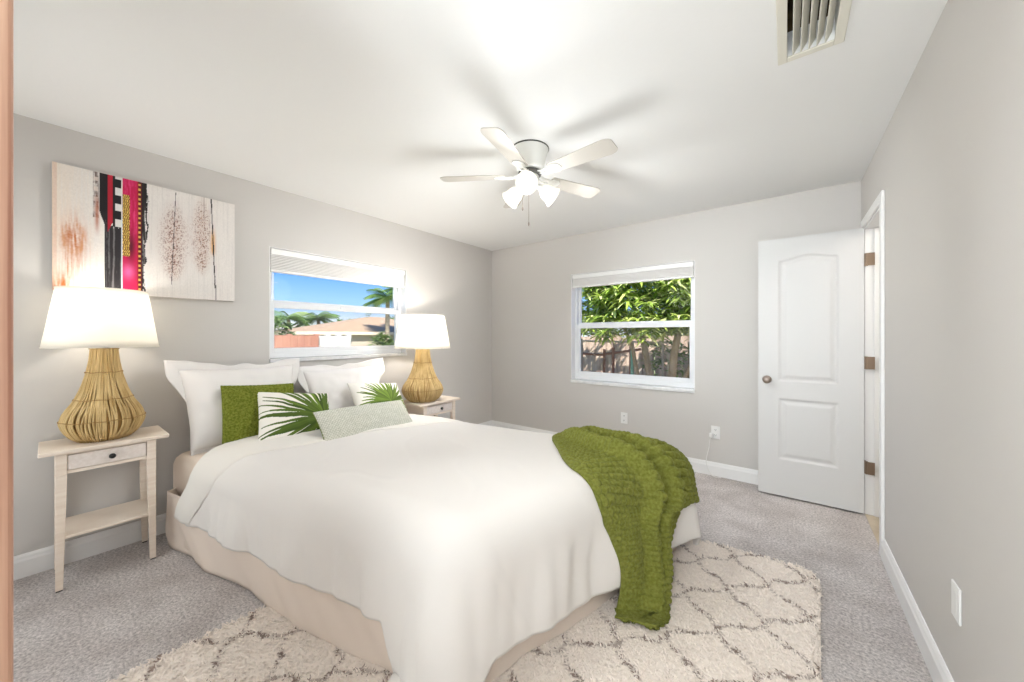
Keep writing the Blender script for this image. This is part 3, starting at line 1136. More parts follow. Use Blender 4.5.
def table_lamp(loc, k, label, seed, power):
    t = thing('table_lamp', loc, label, 'lamp', 'table lamps on the nightstands')
    prof = [(0.098, 0.0), (0.124, 0.022), (0.149, 0.06), (0.160, 0.10), (0.153, 0.14), (0.135, 0.175), (0.113, 0.21), (0.088, 0.28), (0.069, 0.355), (0.057, 0.43), (0.050, 0.52)]
    prof = [(r * k, z) for r, z in prof]

    def R(z):
        for (r0, z0), (r1, z1) in zip(prof, prof[1:]):
            if z <= z1:
                f = (z - z0) / (z1 - z0)
                return r0 + (r1 - r0) * f
        return prof[-1][0]
    body = MB()
    rr = random.Random(seed)
    nst = 120
    for q in range(nst):
        a0 = 2 * PI * q / nst + rr.gauss(0, 0.012)
        w1, w2, ph = rr.gauss(0, 0.035), rr.gauss(0, 0.02), rr.uniform(0, 6.28)
        ro = rr.uniform(-0.003, 0.004)
        pts = []
        for s in range(22):
            z = 0.52 * s / 21
            a = a0 + w1 * math.sin(z * 11 + ph) + w2 * math.sin(z * 23 + ph)
            r = R(z) - 0.004 + ro
            pts.append((r * math.cos(a), r * math.sin(a), z + 0.002))
        wd = [0.0038 * k * (0.75 + 0.45 * R(0.52 * s / 21) / (0.16 * k)) for s in range(22)]
        body.tube(pts, wd, 5)
    bo = body.build('rattan_body', M['rattan'], t, smooth=True)
    core = MB().lathe([(max(r - 0.012, 0.01), z) for r, z in prof], n=36)
    core.build('inner_core', M['rattan_dark'], t, smooth=True)
    for z in (0.115, 0.225, 0.37, 0.50):
        rg = MB()
        rd = R(z) + 0.0045
        rg.tube([(rd * math.cos(2 * PI * i / 48), rd * math.sin(2 * PI * i / 48), z + 0.002 * math.sin(i)) for i in range(49)], 0.0022, 6)
        rg.build('binding', M['rattan_dark'], t, smooth=True)
    # socket, bulb and spider
    st = MB().tube([(0, 0, 0.51), (0, 0, 0.575)], 0.015, 14)
    st.build('socket', M['nickel'], t)
    MB().lathe([(0.012, 0.575), (0.014, 0.60), (0.028, 0.635), (0.030, 0.655), (0.022, 0.68), (0.002, 0.69)], n=20).build('bulb', M['bulb'], t, smooth=True)
    zb, ztp, rb, rt = 0.508, 0.822, 0.218 * k, 0.172 * k
    shd = MB()
    NN = 64
    vs = []
    for i in range(9):
        f = i / 8
        r = rb + (rt - rb) * f
        z = zb + (ztp - zb) * f
        vs += [(r * math.cos(2 * PI * q / NN), r * math.sin(2 * PI * q / NN), z) for q in range(NN)]
    fs = [(i * NN + q, i * NN + (q + 1) % NN, (i + 1) * NN + (q + 1) % NN, (i + 1) * NN + q) for i in range(8) for q in range(NN)]
    s_ = shd.add(vs, fs).build('lamp_shade', M['shade'], t, smooth=True)
    s_.modifiers.new('thick', 'SOLIDIFY').thickness = 0.002
    for r, z in ((rb, zb), (rt, ztp)):
        tr = MB()
        tr.tube([(r * math.cos(2 * PI * i / 64), r * math.sin(2 * PI * i / 64), z) for i in range(65)], 0.0028, 6)
        tr.build('shade_trim', M['shade'], s_, smooth=True)
    sp = MB()
    for q in range(3):
        a = 2 * PI * q / 3
        sp.tube([(0.0, 0.0, 0.575), (rt * 0.6 * math.cos(a), rt * 0.6 * math.sin(a), 0.76), (rt * math.cos(a), rt * math.sin(a), ztp - 0.004)], 0.0018, 6)
    sp.build('shade_wire', M['nickel'], t)
    light('lamp_bulb_light', 'POINT', (0, 0, 0.735), power, (1.0, 0.96, 0.90), parent=t, radius=0.03)
    return t


table_lamp((-3.02, 0.200, 0.7055), 1.0, 'lit lamp with woven rattan base on the near nightstand under the painting', 3, 2.0)
table_lamp((-2.785, 2.215, 0.6505), 1.2, 'lit lamp with woven rattan base on the far nightstand beside the window', 4, 9.5)


# ================================================================== PAINTING
def painting_cols(nu, nv):
    u = np.linspace(0, 1, nu)[:, None] * np.ones((1, nv))
    v = np.ones((nu, 1)) * np.linspace(0, 1, nv)[None, :]
    r_ = np.random.default_rng(11)

    def streak(n, sm_):
        a = r_.normal(0, 1, n)
        k = np.ones(sm_) / sm_
        return np.convolve(a, k, 'same')

    def field(su, sv):
        a = r_.normal(0, 1, (nu, nv))
        for ax, s_ in ((0, su), (1, sv)):
            if s_ > 1:
                k = np.ones(s_) / s_
                a = np.apply_along_axis(lambda q: np.convolve(q, k, 'same'), ax, a)
        return a / (a.std() + 1e-9)
    vert = field(2, 90)
    vert2 = field(3, 24)
    fine = field(2, 3)
    C = lambda r, g, b: np.array(rgb(r, g, b)[:3])
    col = np.ones((nu, nv, 3)) * C(232, 226, 220)

    def mixc(c, m):
        nonlocal col
        m = np.clip(m, 0, 1)[..., None]
        col = col * (1 - m) + C(*c) * m
    mixc((238, 222, 204), 0.55 * npsm(0.22, 0.0, u) + 0.1 * vert * (u < 0.22))
    mixc((214, 208, 204), 0.25 * np.clip(vert, 0, 2) * (u > 0.45))
    # rusty blot and drips on the left
    blot = np.exp(-(((u - 0.088) / 0.055) ** 2 + ((v - 0.42) / 0.16) ** 2))
    mixc((190, 112, 62), blot * (0.75 + 0.25 * vert2))
    ringm = np.exp(-((np.hypot((u - 0.09) / 0.05, (v - 0.43) / 0.13) - 0.9) / 0.22) ** 2)
    mixc((206, 148, 104), 0.5 * ringm * (0.6 + 0.5 * vert2))
    mixc((196, 138, 104), 0.5 * np.exp(-(((u - 0.085) / 0.06) ** 2)) * npsm(0.5, 0.2, v) * npsm(0.05, 0.2, v) * (0.5 + 0.6 * vert))
    mixc((188, 110, 58), np.exp(-(((u - 0.04) / 0.05) ** 2 + ((v - 0.04) / 0.09) ** 2)) * (0.8 + 0.3 * vert2))
    mixc((216, 160, 120), 0.35 * (u < 0.02))
    # pebbly column then a rusty drip
    mixc((120, 104, 98), ((np.abs(u - 0.192) < 0.014) & (v > 0.62)) * (0.55 + 0.45 * vert2))
    mixc((222, 208, 198), ((np.abs(u - 0.192) < 0.010) & (v > 0.62)) * (np.sin(v * 75) > 0.3) * 0.8)
    mixc((180, 104, 72), np.exp(-((u - 0.197) / 0.010) ** 2) * npsm(0.45, 0.6, v) * npsm(0.85, 0.7, v) * 0.8)
    # black bar
    b0 = 0.208 + 0.026 * npsm(0.7, 0.55, v)
    mixc((34, 30, 32), (u > b0) & (u < 0.262))
    low = (u > b0) & (u < 0.315) & (v < 0.60 + 0.02 * vert2)
    mixc((46, 42, 44), low)
    mixc((128, 124, 124), low * np.clip(0.45 * vert, 0, 0.8))
    # red bar and black/white squares
    mixc((176, 34, 52), (u > 0.248) & (u < 0.276) & (v > 0.56 + 0.05 * (u - 0.26) / 0.014))
    sq = (u >= 0.272) & (u < 0.316) & (v > 0.57)
    mixc((30, 28, 30), sq)
    mixc((222, 220, 216), sq & (u > 0.284) & (np.sin((v - 0.57) * 2 * PI / 0.135) > 0.1))
    mixc((214, 226, 230), (np.abs(u - 0.318) < 0.0035) & (v < 0.66))
    # crimson panel with gold specks
    pan = (u > 0.320) & (u < 0.396)
    mixc((196, 28, 78), pan)
    mixc((224, 62, 122), pan * np.clip(0.35 * vert2 + 0.3, 0, 1) * npsm(0.3, 0.7, v))
    mixc((70, 24, 34), pan * np.exp(-(((u - 0.365) / 0.02) ** 2 + ((v - 0.42) / 0.12) ** 2)) * 0.9)
    mixc((226, 104, 160), pan * np.exp(-(((u - 0.35) / 0.03) ** 2 + ((v - 0.2) / 0.06) ** 2)))
    gold = (u > 0.322) & (u < 0.358) & (v > 0.33) & (v < 0.86)
    mixc((120, 84, 40), gold)
    mixc((232, 196, 96), gold * (np.sin(u * 620 + 2 * np.sin(v * 60)) * np.sin(v * 130) > 0.15))
    # dark red strip with gold dots, then black ragged strip
    mixc((92, 26, 34), (u > 0.396) & (u < 0.420))
    mixc((224, 178, 92), (np.abs(u - 0.410) < 0.006) & (np.sin(v * 150) > 0.2))
    mixc((166, 36, 46), (np.abs(u - 0.400) < 0.003))
    rag = 0.452 - 0.018 * (1 - v) - 0.006 * vert2
    mixc((38, 34, 36), (u > 0.420) & (u < rag))
    mixc((150, 146, 146), ((u > 0.420) & (u < rag)) * np.clip(0.5 * vert, 0, 0.85) * npsm(0.9, 0.4, v))
    # two feathery tree-like figures
    for cu, hw, v0, v1, c in ((0.60, 0.068, 0.12, 0.95, (158, 120, 112)), (0.775, 0.055, 0.2, 1.05, (176, 140, 126))):
        env = np.exp(-((u - cu) / (hw * (0.35 + 0.65 * np.sin(np.clip((v - v0) / (v1 - v0), 0, 1) * PI)))) ** 2) * npsm(v0, v0 + 0.15, v) * npsm(v1, v1 - 0.3, v)
        mixc(c, env * (fine > 0.25) * 0.9)
        mixc((196, 160, 142), env * 0.35)
        mixc((90, 70, 66), env * (fine > 1.3) * 0.8)
    mixc((96, 88, 86), (np.abs(u - (0.598 + 0.03 * (v - 0.5))) < 0.0022) & (v > 0.12) & (v < 0.98))
    mixc((160, 140, 130), 0.4 * np.exp(-((u - 0.79) / 0.03) ** 2) * npsm(0.6, 0.95, v) * (0.5 + 0.5 * vert))
    mixc((224, 172, 104), np.exp(-((u - 0.848) / 0.014) ** 2) * npsm(0.42, 0.5, v) * npsm(0.74, 0.6, v))
    lx_ = 0.836 + 0.03 * (1 - v)
    mixc((40, 34, 34), (np.abs(u - lx_) < 0.0045) * (0.6 + 0.4 * (vert2 > -0.5)) * (v > 0.12))
    mixc((130, 122, 118), (np.abs(u - 0.868) < 0.0028) & (v < 0.15))
    col *= 1 + 0.02 * fine[..., None]
    return np.clip(col, 0, 1).reshape(-1, 3)


PW, PH_, PT = 0.812, 0.70, 0.035
pt = thing('painting', (XL + 0.001, 0.428, 1.525), 'wide abstract canvas in white, black, crimson and rust hanging above the near lamp', 'painting')
nu, nv = 330, 250
cf = MB().grid(nu, nv, lambda i, j: (PT, -PW / 2 + PW * i, PH_ * j)).build('canvas_front', M['canvas'], pt, normals=True)
paint(cf, painting_cols(nu, nv))
MB().box(0.0, PT - 0.0015, -PW / 2, PW / 2, 0, PH_).build('stretcher', M['canvas_edge'], pt, bevel=0.002)

# ================================================================== CEILING FAN
FX, FY = -1.275, 1.845
fan = thing('ceiling_fan', (FX, FY, H), 'white five-blade ceiling fan with lit glass shades and pull chains', 'fan')
MB().lathe([(0.118, 0.0), (0.116, -0.012), (0.108, -0.03), (0.098, -0.075), (0.086, -0.115), (0.080, -0.135), (0.060, -0.14)], n=40).build('motor_housing', M['fan_white'], fan, smooth=True)
MB().lathe([(0.1185, -0.0005), (0.1195, -0.004), (0.1185, -0.008)], n=40).build('canopy_ring', M['fan_dark'], fan, smooth=True)
MB().lathe([(0.050, -0.138), (0.070, -0.142), (0.074, -0.152), (0.070, -0.162), (0.05, -0.166)], n=36).build('rotor_ring', M['fan_dark'], fan, smooth=True)
MB().lathe([(0.052, -0.165), (0.058, -0.172), (0.056, -0.21), (0.046, -0.228), (0.030, -0.236), (0.012, -0.246), (0.002, -0.248)], n=32).build('switch_housing', M['fan_white'], fan, smooth=True)
for k in range(5):
    a = math.radians(-147.7 + 72 * k)
    R = Matrix.Rotation(a, 4, 'Z')
    Rp = R @ Matrix.Translation((0, 0, -0.165)) @ Matrix.Rotation(math.radians(-11), 4, 'X')
    ou = []
    L0, L1 = 0.155, 0.565
    for s in range(9):
        t = s / 8
        ou.append((L0 + (L1 - 0.05 - L0) * t, 0.046 + 0.018 * t))
    for s in range(1, 9):
        q = PI / 2 * s / 8
        ou.append((L1 - 0.05 + 0.05 * math.sin(q), 0.064 * (math.cos(q) * 0.5 + 0.5) if s < 8 else 0.03))
    loop = ou + [(x, -y) for x, y in ou[::-1]]
    bmk = MB().prism([tuple(Rp @ Vector((x, y, -0.003))) for x, y in loop], [tuple(Rp @ Vector((x, y, 0.003))) for x, y in loop])
    bmk.build('blade', M['fan_blade'], fan, bevel=0.0015)
    ir = MB()
    path = [(0.06, 0, 0.012), (0.10, 0, -0.008), (0.15, 0, -0.008), (0.20, 0, -0.007)]
    for o_ in (-0.018, 0.018):
        ir.tube([tuple(Rp @ Vector((x, y + o_ * (1 if i > 0 else 0.6), z))) for i, (x, y, z) in enumerate(path)], 0.005, 6)
    ir.tube([tuple(Rp @ Vector((0.125 + 0.02 * math.cos(q), 0.026 * math.sin(q), -0.010))) for q in np.linspace(0, 2 * PI, 17)], 0.004, 6)
    pl = [(0.15, 0.012), (0.165, 0.034), (0.20, 0.036), (0.225, 0.015), (0.225, -0.015), (0.20, -0.036), (0.165, -0.034), (0.15, -0.012)]
    ir.prism([tuple(Rp @ Vector((x, y, -0.009))) for x, y in pl], [tuple(Rp @ Vector((x, y, -0.0045))) for x, y in pl])
    ir.build('blade_iron', M['fan_white'], fan)
for k in range(3):
    a = math.radians(-62 + 120 * k)
    R = Matrix.Rotation(a, 4, 'Z') @ Matrix.Translation((0.062, 0, -0.222)) @ Matrix.Rotation(math.radians(118), 4, 'Y')
    arm = MB().tube([(0.04 * math.cos(a), 0.04 * math.sin(a), -0.205), tuple(R @ Vector((0, 0, 0.004)))], 0.011, 10)
    arm.tube([tuple(R @ Vector((0, 0, -0.004))), tuple(R @ Vector((0, 0, 0.028)))], 0.019, 14)
    ao = arm.build('light_arm', M['fan_white'], fan, smooth=False)
    pr = [(0.021, 0.018), (0.030, 0.026), (0.044, 0.045), (0.050, 0.065), (0.052, 0.085), (0.058, 0.105), (0.066, 0.118)]
    gl = MB().lathe(pr, n=28, cap=False)
    gl.v = [tuple(R @ Vector(p)) for p in gl.v]
    go = gl.build('glass_shade', M['frost'], fan, smooth=True)
    go.modifiers.new('thick', 'SOLIDIFY').thickness = 0.0025
    bb = MB().lathe([(0.010, 0.02), (0.014, 0.035), (0.024, 0.055), (0.026, 0.07), (0.018, 0.088), (0.001, 0.094)], n=18)
    bb.v = [tuple(R @ Vector(p)) for p in bb.v]
    bb.build('bulb', M['bulb'], go, smooth=True)
    lp = R @ Vector((0, 0, 0.125))
    lt = light('fan_bulb_light', 'AREA', lp, 4.5, (0.94, 0.97, 1.0), parent=fan, size=(0.11, 0.11))
    lt.data.shape = 'DISK'
    lt.data.spread = math.radians(118)
    lt.rotation_euler = (R.to_3x3() @ Matrix.Rotation(PI, 3, 'X')).to_euler()
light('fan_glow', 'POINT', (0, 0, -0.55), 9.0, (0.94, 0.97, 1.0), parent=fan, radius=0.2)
for (x, y, l) in ((0.02, -0.04, 0.235), (-0.045, -0.015, 0.12)):
    ch = MB().tube([(x, y, -0.232), (x, y, -0.232 - l)], 0.0016, 6)
    ch.lathe([(0.001, -0.232 - l + 0.004), (0.005, -0.232 - l - 0.006), (0.005, -0.232 - l - 0.018), (0.001, -0.232 - l - 0.026)], (x, y, 0), 10)
    ch.build('pull_chain', M['nickel'], fan)

# ================================================================== CEILING VENT
vt = thing('air_vent', ((VENT[0] + VENT[1]) / 2, (VENT[2] + VENT[3]) / 2, H), 'cream slatted air vent in the ceiling at the top of the picture', 'vent')
hx_, hy_ = (VENT[1] - VENT[0]) / 2, (VENT[3] - VENT[2]) / 2
vf = MB()
e_ = 0.030
for a, b, c, d in ((-hx_ - e_, -hx_ + 0.002, -hy_ - e_, hy_ + e_), (hx_ - 0.002, hx_ + e_, -hy_ - e_, hy_ + e_), (-hx_ + 0.002, hx_ - 0.002, -hy_ - e_, -hy_ + 0.002), (-hx_ + 0.002, hx_ - 0.002, hy_ - 0.002, hy_ + e_)):
    vf.box(a, b, c, d, -0.008, 0.0)
vf.build('vent_frame', M['vent'], vt, bevel=0.003)
for k in range(5):
    x = -hx_ + 0.03 + k * (2 * hx_ - 0.05) / 4.0
    tl = 0.010
    base_ = [(x - 0.0015 + tl, -hy_, 0.03), (x + 0.0015 + tl, -hy_, 0.03), (x + 0.0015 - tl, -hy_, -0.004), (x - 0.0015 - tl, -hy_, -0.004)]
    top_ = [(p[0], hy_, p[2]) for p in base_]
    MB().prism(base_, top_).build('slat', M['vent'], vt)
dk = MB()
dk.box(-hx_ - 0.012, -hx_ - 0.001, -hy_ - 0.012, hy_ + 0.012, 0.101, 0.34)
dk.box(hx_ + 0.001, hx_ + 0.012, -hy_ - 0.012, hy_ + 0.012, 0.101, 0.34)
dk.box(-hx_ - 0.001, hx_ + 0.001, -hy_ - 0.012, -hy_ - 0.001, 0.101, 0.34)
dk.box(-hx_ - 0.001, hx_ + 0.001, hy_ + 0.001, hy_ + 0.012, 0.101, 0.34)
dk.box(-hx_ - 0.012, hx_ + 0.012, -hy_ - 0.012, hy_ + 0.012, 0.34, 0.352)
dk.build('duct', M['duct'], vt)

# ================================================================== RUG
RX0, RX1, RY0, RY1 = -1.90, 0.075, -0.10, 2.52
RA = math.radians(-3.0)
rug0 = Vector(((RX0 + RX1) / 2, (RY0 + RY1) / 2 + 0.06, 0.0))
HXr, HYr = (RX1 - RX0) / 2, (RY1 - RY0) / 2
ca, sa = math.cos(RA), math.sin(RA)


def trellis(x, y):
    """dark line mask in room coordinates"""
    x = x + 0.006 * np.sin(y * 61) + 0.004 * np.sin(x * 83 + y * 17)
    y = y + 0.006 * np.sin(x * 57 + 1.0)
    per_ = 0.317
    s1, s2 = x + y - 2.149, x - y + 2.619
    w1 = s1 + 0.020 * np.sin(2 * PI * s2 / per_)
    w2 = s2 + 0.020 * np.sin(2 * PI * s1 / per_)
    d1 = np.abs((w1 + per_ / 2) % per_ - per_ / 2)
    d2 = np.abs((w2 + per_ / 2) % per_ - per_ / 2)
    # little knots half-way along each side
    k1 = np.hypot(d1, ((s2 + per_) % per_ - per_ / 2))
    k2 = np.hypot(d2, ((s1 + per_) % per_ - per_ / 2))
    ln = np.maximum(npsm(0.012, 0.006, d1), npsm(0.012, 0.006, d2)) * 0.66
    kn = np.maximum(npsm(0.024, 0.014, k1), npsm(0.024, 0.014, k2))
    return np.maximum(ln, kn)


nb = 120000
side = rng.random((nb, 2)) * 2 - 1
rc = 0.12
lx_, ly_ = side[:, 0] * HXr, side[:, 1] * HYr
qx, qy = np.maximum(np.abs(lx_) - (HXr - rc), 0), np.maximum(np.abs(ly_) - (HYr - rc), 0)
keep = np.hypot(qx, qy) < rc
lx_, ly_ = lx_[keep], ly_[keep]
nb = len(lx_)
wx, wy = rug0.x + lx_ * ca - ly_ * sa, rug0.y + lx_ * sa + ly_ * ca
ly_ = ly_ + 0.16 * (lx_ - HXr)
wx, wy = rug0.x + lx_ * ca - ly_ * sa, rug0.y + lx_ * sa + ly_ * ca
# no tufts where the bed stands on it and hides them
mask = trellis(wx, wy)
dark = rng.random(nb) < mask * 0.95
az = rng.random(nb) * 2 * PI
ln = rng.uniform(0.010, 0.022, nb)
hh = rng.uniform(0.004, 0.011, nb)
wd = rng.uniform(0.0020, 0.0036, nb)
px_, py_ = np.cos(az), np.sin(az)
qxv, qyv = -py_, px_
V = np.zeros((nb, 4, 3))
z0 = 0.012
V[:, 0] = np.stack([lx_ + qxv * wd, ly_ + qyv * wd, np.full(nb, z0)], 1)
V[:, 1] = np.stack([lx_ - qxv * wd, ly_ - qyv * wd, np.full(nb, z0)], 1)
V[:, 2] = np.stack([lx_ + px_ * ln * 0.55 - qxv * wd * 0.9, ly_ + py_ * ln * 0.55 - qyv * wd * 0.9, z0 + hh * 0.85], 1)
V[:, 3] = np.stack([lx_ + px_ * ln + qxv * wd * 0.5, ly_ + py_ * ln + qyv * wd * 0.5, z0 + hh], 1)
idx = np.arange(nb) * 4
F = np.stack([idx, idx + 1, idx + 2, idx + 3], 1)
shade_j = rng.uniform(0.9, 1.06, nb)[:, None]
cream = np.array(rgb(244, 233, 222)[:3])
brown = np.array(rgb(148, 130, 120)[:3])
cl = np.where(dark[:, None], brown[None], cream[None]) * shade_j
# backing: rounded-corner slab grid
gx, gy = 150, 190
bv, bc = [], []
for i in range(gx):
    for j in range(gy):
        x, y = -HXr + 2 * HXr * i / (gx - 1), -HYr + 2 * HYr * j / (gy - 1)
        ax, ay = max(abs(x) - (HXr - rc), 0), max(abs(y) - (HYr - rc), 0)
        dd = math.hypot(ax, ay)
        if dd > rc:
            x = math.copysign(HXr - rc + ax / dd * rc, x)
            y = math.copysign(HYr - rc + ay / dd * rc, y)
        ed = min(HXr - abs(x), HYr - abs(y))
        y += 0.16 * (x - HXr)
        bv.append((x, y, 0.004 + 0.012 * sm(0, 0.03, ed) + 0.003 * noise.noise((x * 60, y * 60, 0))))
bva = np.array(bv)
bm2 = trellis(rug0.x + bva[:, 0] * ca - bva[:, 1] * sa, rug0.y + bva[:, 0] * sa + bva[:, 1] * ca)[:, None]
bcol = cream * (1 - bm2) + brown * bm2
bf = [(i * gy + j, (i + 1) * gy + j, (i + 1) * gy + j + 1, i * gy + j + 1) for i in range(gx - 1) for j in range(gy - 1)]
rm = MB()
rm.v = [tuple(p) for p in V.reshape(-1, 3)] + bv
rm.f = [tuple(int(k) for k in f) for f in F] + [tuple(k + nb * 4 for k in f) for f in bf]
rug = rm.build('rug', M['rug'], loc=rug0, normals=False)
rug.rotation_euler = (0, 0, RA)
paint(rug, np.concatenate([np.repeat(cl, 4, axis=0), bcol], 0))
tag(rug, 'cream shag rug with brown diamond trellis lying under the bed', 'rug')


# ================================================================== OUTLETS AND CORD
def duplex(name, loc, rz, label, sockets=True, group='white wall plates'):
    """plate in the local xz plane facing local -y"""
    t = thing(name, loc, label, 'outlet', group, rz)
    MB().box(-0.036, 0.036, -0.006, 0.0, -0.058, 0.058).build('cover_plate', M['white_plastic'], t, bevel=0.003)
    if sockets:
        for z in (-0.024, 0.024):
            s_ = MB()
            lp = [(0.017 * math.cos(q), 0.0145 * math.sin(q)) for q in np.linspace(0, 2 * PI, 21)[:-1]]
            s_.prism([(x, -0.0062, z + y) for x, y in lp], [(x, -0.009, z + y) for x, y in lp])
            so_ = s_.build('socket', M['white_plastic'], t)
            k = MB()
            for x in (-0.006, 0.006):
                k.box(x - 0.0012, x + 0.0012, -0.0096, -0.0088, z - 0.002, z + 0.007)
            k.tube([(0, -0.0088, z - 0.007), (0, -0.0096, z - 0.007)], 0.0025, 10)
            k.build('slot', M['dark'], so_)
    else:
        MB().box(-0.017, 0.017, -0.0068, -0.0058, -0.034, 0.034).build('blank_insert', M['white_plastic'], t, bevel=0.002)
    return t


duplex('wall_outlet', (-1.362, YB - 0.0005, 0.408), 0, 'white double outlet on the back wall below the window')
duplex('wall_outlet', (-0.515, YB - 0.0005, 0.395), 0, 'white double outlet with a cord plugged in, between the window and the door')
bl_ = duplex('wall_plate', (XR - 0.0005, 1.815, 0.403), PI / 2, 'white cover plate on the right wall above the baseboard', sockets=False)
for ch in bl_.children:
    pass
bl_.rotation_euler = (0, 0, PI / 2 * 3)
cd = thing('power_cord', (-0.545, YB - 0.02, 0.372), 'thin white cord hanging from its plug on the back wall to the carpet', 'cord')
MB().box(-0.016, 0.014, -0.026, 0.0085, -0.016, 0.016).build('plug', M['white_plastic'], cd, bevel=0.004)
pts = []
key = [(-0.004, -0.020, -0.014), (-0.012, -0.024, -0.06), (-0.018, -0.022, -0.12), (-0.034, -0.018, -0.19), (-0.040, -0.02, -0.25), (-0.028, -0.022, -0.30), (-0.005, -0.028, -0.345), (0.03, -0.03, -0.368), (0.08, -0.02, -0.3675)]
for k in range(len(key) - 1):
    for s in range(6):
        f = s / 6
        P_ = lambda i: Vector(key[min(max(i, 0), len(key) - 1)])
        p0, p1_, p2_, p3 = P_(k - 1), P_(k), P_(k + 1), P_(k + 2)
        pts.append(0.5 * (2 * p1_ + (p2_ - p0) * f + (2 * p0 - 5 * p1_ + 4 * p2_ - p3) * f * f + (3 * p1_ - p0 - 3 * p2_ + p3) * f ** 3))
pts.append(Vector(key[-1]))
MB().tube(pts, 0.0035, 8).build('cable', M['cord'], cd, smooth=True)

# ================================================================== OUTSIDE
GZ = -0.45
M['soil'] = mat('dry_soil', rgb(176, 150, 124), 0.95, var=rgb(140, 118, 92), vscale=2.5, bump=(20, 0.5, 0.05))
M['lawn'] = mat('dry_lawn', rgb(128, 138, 84), 0.95, var=rgb(150, 146, 104), vscale=1.2, bump=(30, 0.5, 0.03))
M['fence_red'] = mat('red_brown_fence_boards', rgb(188, 138, 118), 0.8, var=rgb(170, 118, 100), vscale=(4, 4, 1))
M['fence_white'] = mat('white_painted_boards', rgb(200, 198, 195), 0.7)
M['fence_old'] = mat('weathered_brown_boards', rgb(214, 192, 176), 0.9, var=rgb(176, 150, 136), vscale=(9, 9, 1.5))
M['roof'] = mat('tan_roof_shingles', rgb(168, 144, 120), 0.9, var=rgb(150, 126, 104), vscale=5, bump=(26, 0.5, 0.05))
M['roof_grey'] = mat('pale_grey_roof', rgb(176, 170, 162), 0.9, var=rgb(160, 154, 146), vscale=4)
M['stucco'] = mat('cream_stucco', rgb(190, 176, 160), 0.85, bump=(20, 0.3, 0.02))
M['fascia'] = mat('pale_fascia', rgb(226, 206, 190), 0.7)
M['house_glass'] = mat('dark_house_glass', rgb(70, 78, 84), 0.1)
M['leaf'] = attr_mat('tree_leaf', 0.45, spec=0.5, trans=0.4)
M['bark'] = mat('grey_tan_bark', rgb(186, 166, 136), 0.9, var=rgb(150, 130, 104), vscale=(10, 10, 3), bump=(30, 0.5, 0.02))
M['palm_bark'] = mat('grey_palm_trunk', rgb(176, 160, 142), 0.9, var=rgb(140, 126, 110), vscale=(3, 3, 14))
M['rail'] = mat('rusty_rail', rgb(140, 96, 82), 0.7)
M['pole_teal'] = mat('teal_painted_pole', rgb(118, 176, 164), 0.6)
M['galv'] = mat('galvanised_rail', rgb(170, 164, 160), 0.5)

g1 = MB().box(-46, XL - T - 0.05, -30, 46, GZ - 0.1, GZ).build('ground', M['lawn'])
g2 = MB().box(XL - T - 0.05, 40, YB + T + 0.9, 46, GZ - 0.1, GZ).build('ground', M['soil'])
for o in (g1, g2):
    o['kind'] = 'structure'


def leaf_mesh(tufts, rr, cols, ll, lw, droop, per):
    """tufts: list of (pos); each gets a whorl of long drooping leaves"""
    vs, fs, cs = [], [], []
    for c in tufts:
        base_az = rr.uniform(0, 6.28)
        for q in range(per):
            a = base_az + 6.28 * q / per + rr.gauss(0, 0.25)
            L_ = ll * rr.uniform(0.7, 1.15)
            d = Vector((math.cos(a), math.sin(a), rr.uniform(-0.1, 0.75)))
            p = Vector(c)
            sd = Vector((-math.sin(a), math.cos(a), rr.uniform(-0.3, 0.3))) * (lw / 2)
            col = cols[rr.randrange(len(cols))]
            j = rr.uniform(0.85, 1.15)
            col = tuple(min(1, x * j) for x in col[:3])
            k = len(vs)
            for s, wf in ((0, 0.25), (0.35, 1.0), (0.7, 0.8), (1.0, 0.08)):
                pos = p + d * (L_ * s) + Vector((0, 0, -droop * L_ * s * s))
                vs += [tuple(pos + sd * wf), tuple(pos - sd * wf)]
                cs += [col, col]
            for s in range(3):
                fs.append((k + 2 * s, k + 2 * s + 1, k + 2 * s + 3, k + 2 * s + 2))
    return vs, fs, cs


def foliage(name, tufts, parent, rr, cols, ll, lw, droop, per):
    vs, fs, cs = leaf_mesh(tufts, rr, cols, ll, lw, droop, per)
    m_ = MB()
    m_.v, m_.f = vs, fs
    o = m_.build(name, M['leaf'], parent, normals=False)
    paint(o, np.array(cs))
    o['kind'] = 'stuff'
    return o


GREENS = [rgb(178, 200, 92), rgb(200, 214, 118), rgb(154, 180, 78), rgb(222, 228, 164), rgb(134, 162, 70)]
DGREEN = [rgb(124, 152, 76), rgb(104, 136, 64), rgb(148, 170, 92), rgb(92, 120, 58)]
PALMG = [rgb(132, 160, 96), rgb(108, 140, 78), rgb(160, 180, 116), rgb(88, 120, 64)]


def blob_tufts(rr, c, r, n, shell=0.55):
    res = []
    while len(res) < n:
        p = Vector((rr.uniform(-1, 1), rr.uniform(-1, 1), rr.uniform(-1, 1)))
        if shell < p.length < 1:
            res.append((c[0] + p.x * r[0], c[1] + p.y * r[1], c[2] + p.z * r[2]))
    return res


def tree(name, loc, label, cat, trunks, blobs, seed, cols, ll, lw, droop, per, group):
    rr = random.Random(seed)
    t = thing(name, loc, label, cat, group)
    for pts_, r0, r1 in trunks:
        n_ = len(pts_)
        MB().tube(pts_, [r0 + (r1 - r0) * i / (n_ - 1) for i in range(n_)], 9).build('trunk', M['bark'], t, smooth=True)
    tf = []
    for c, r, n_ in blobs:
        tf += blob_tufts(rr, c, r, n_)
    foliage('foliage', tf, t, rr, cols, ll, lw, droop, per)
    return t


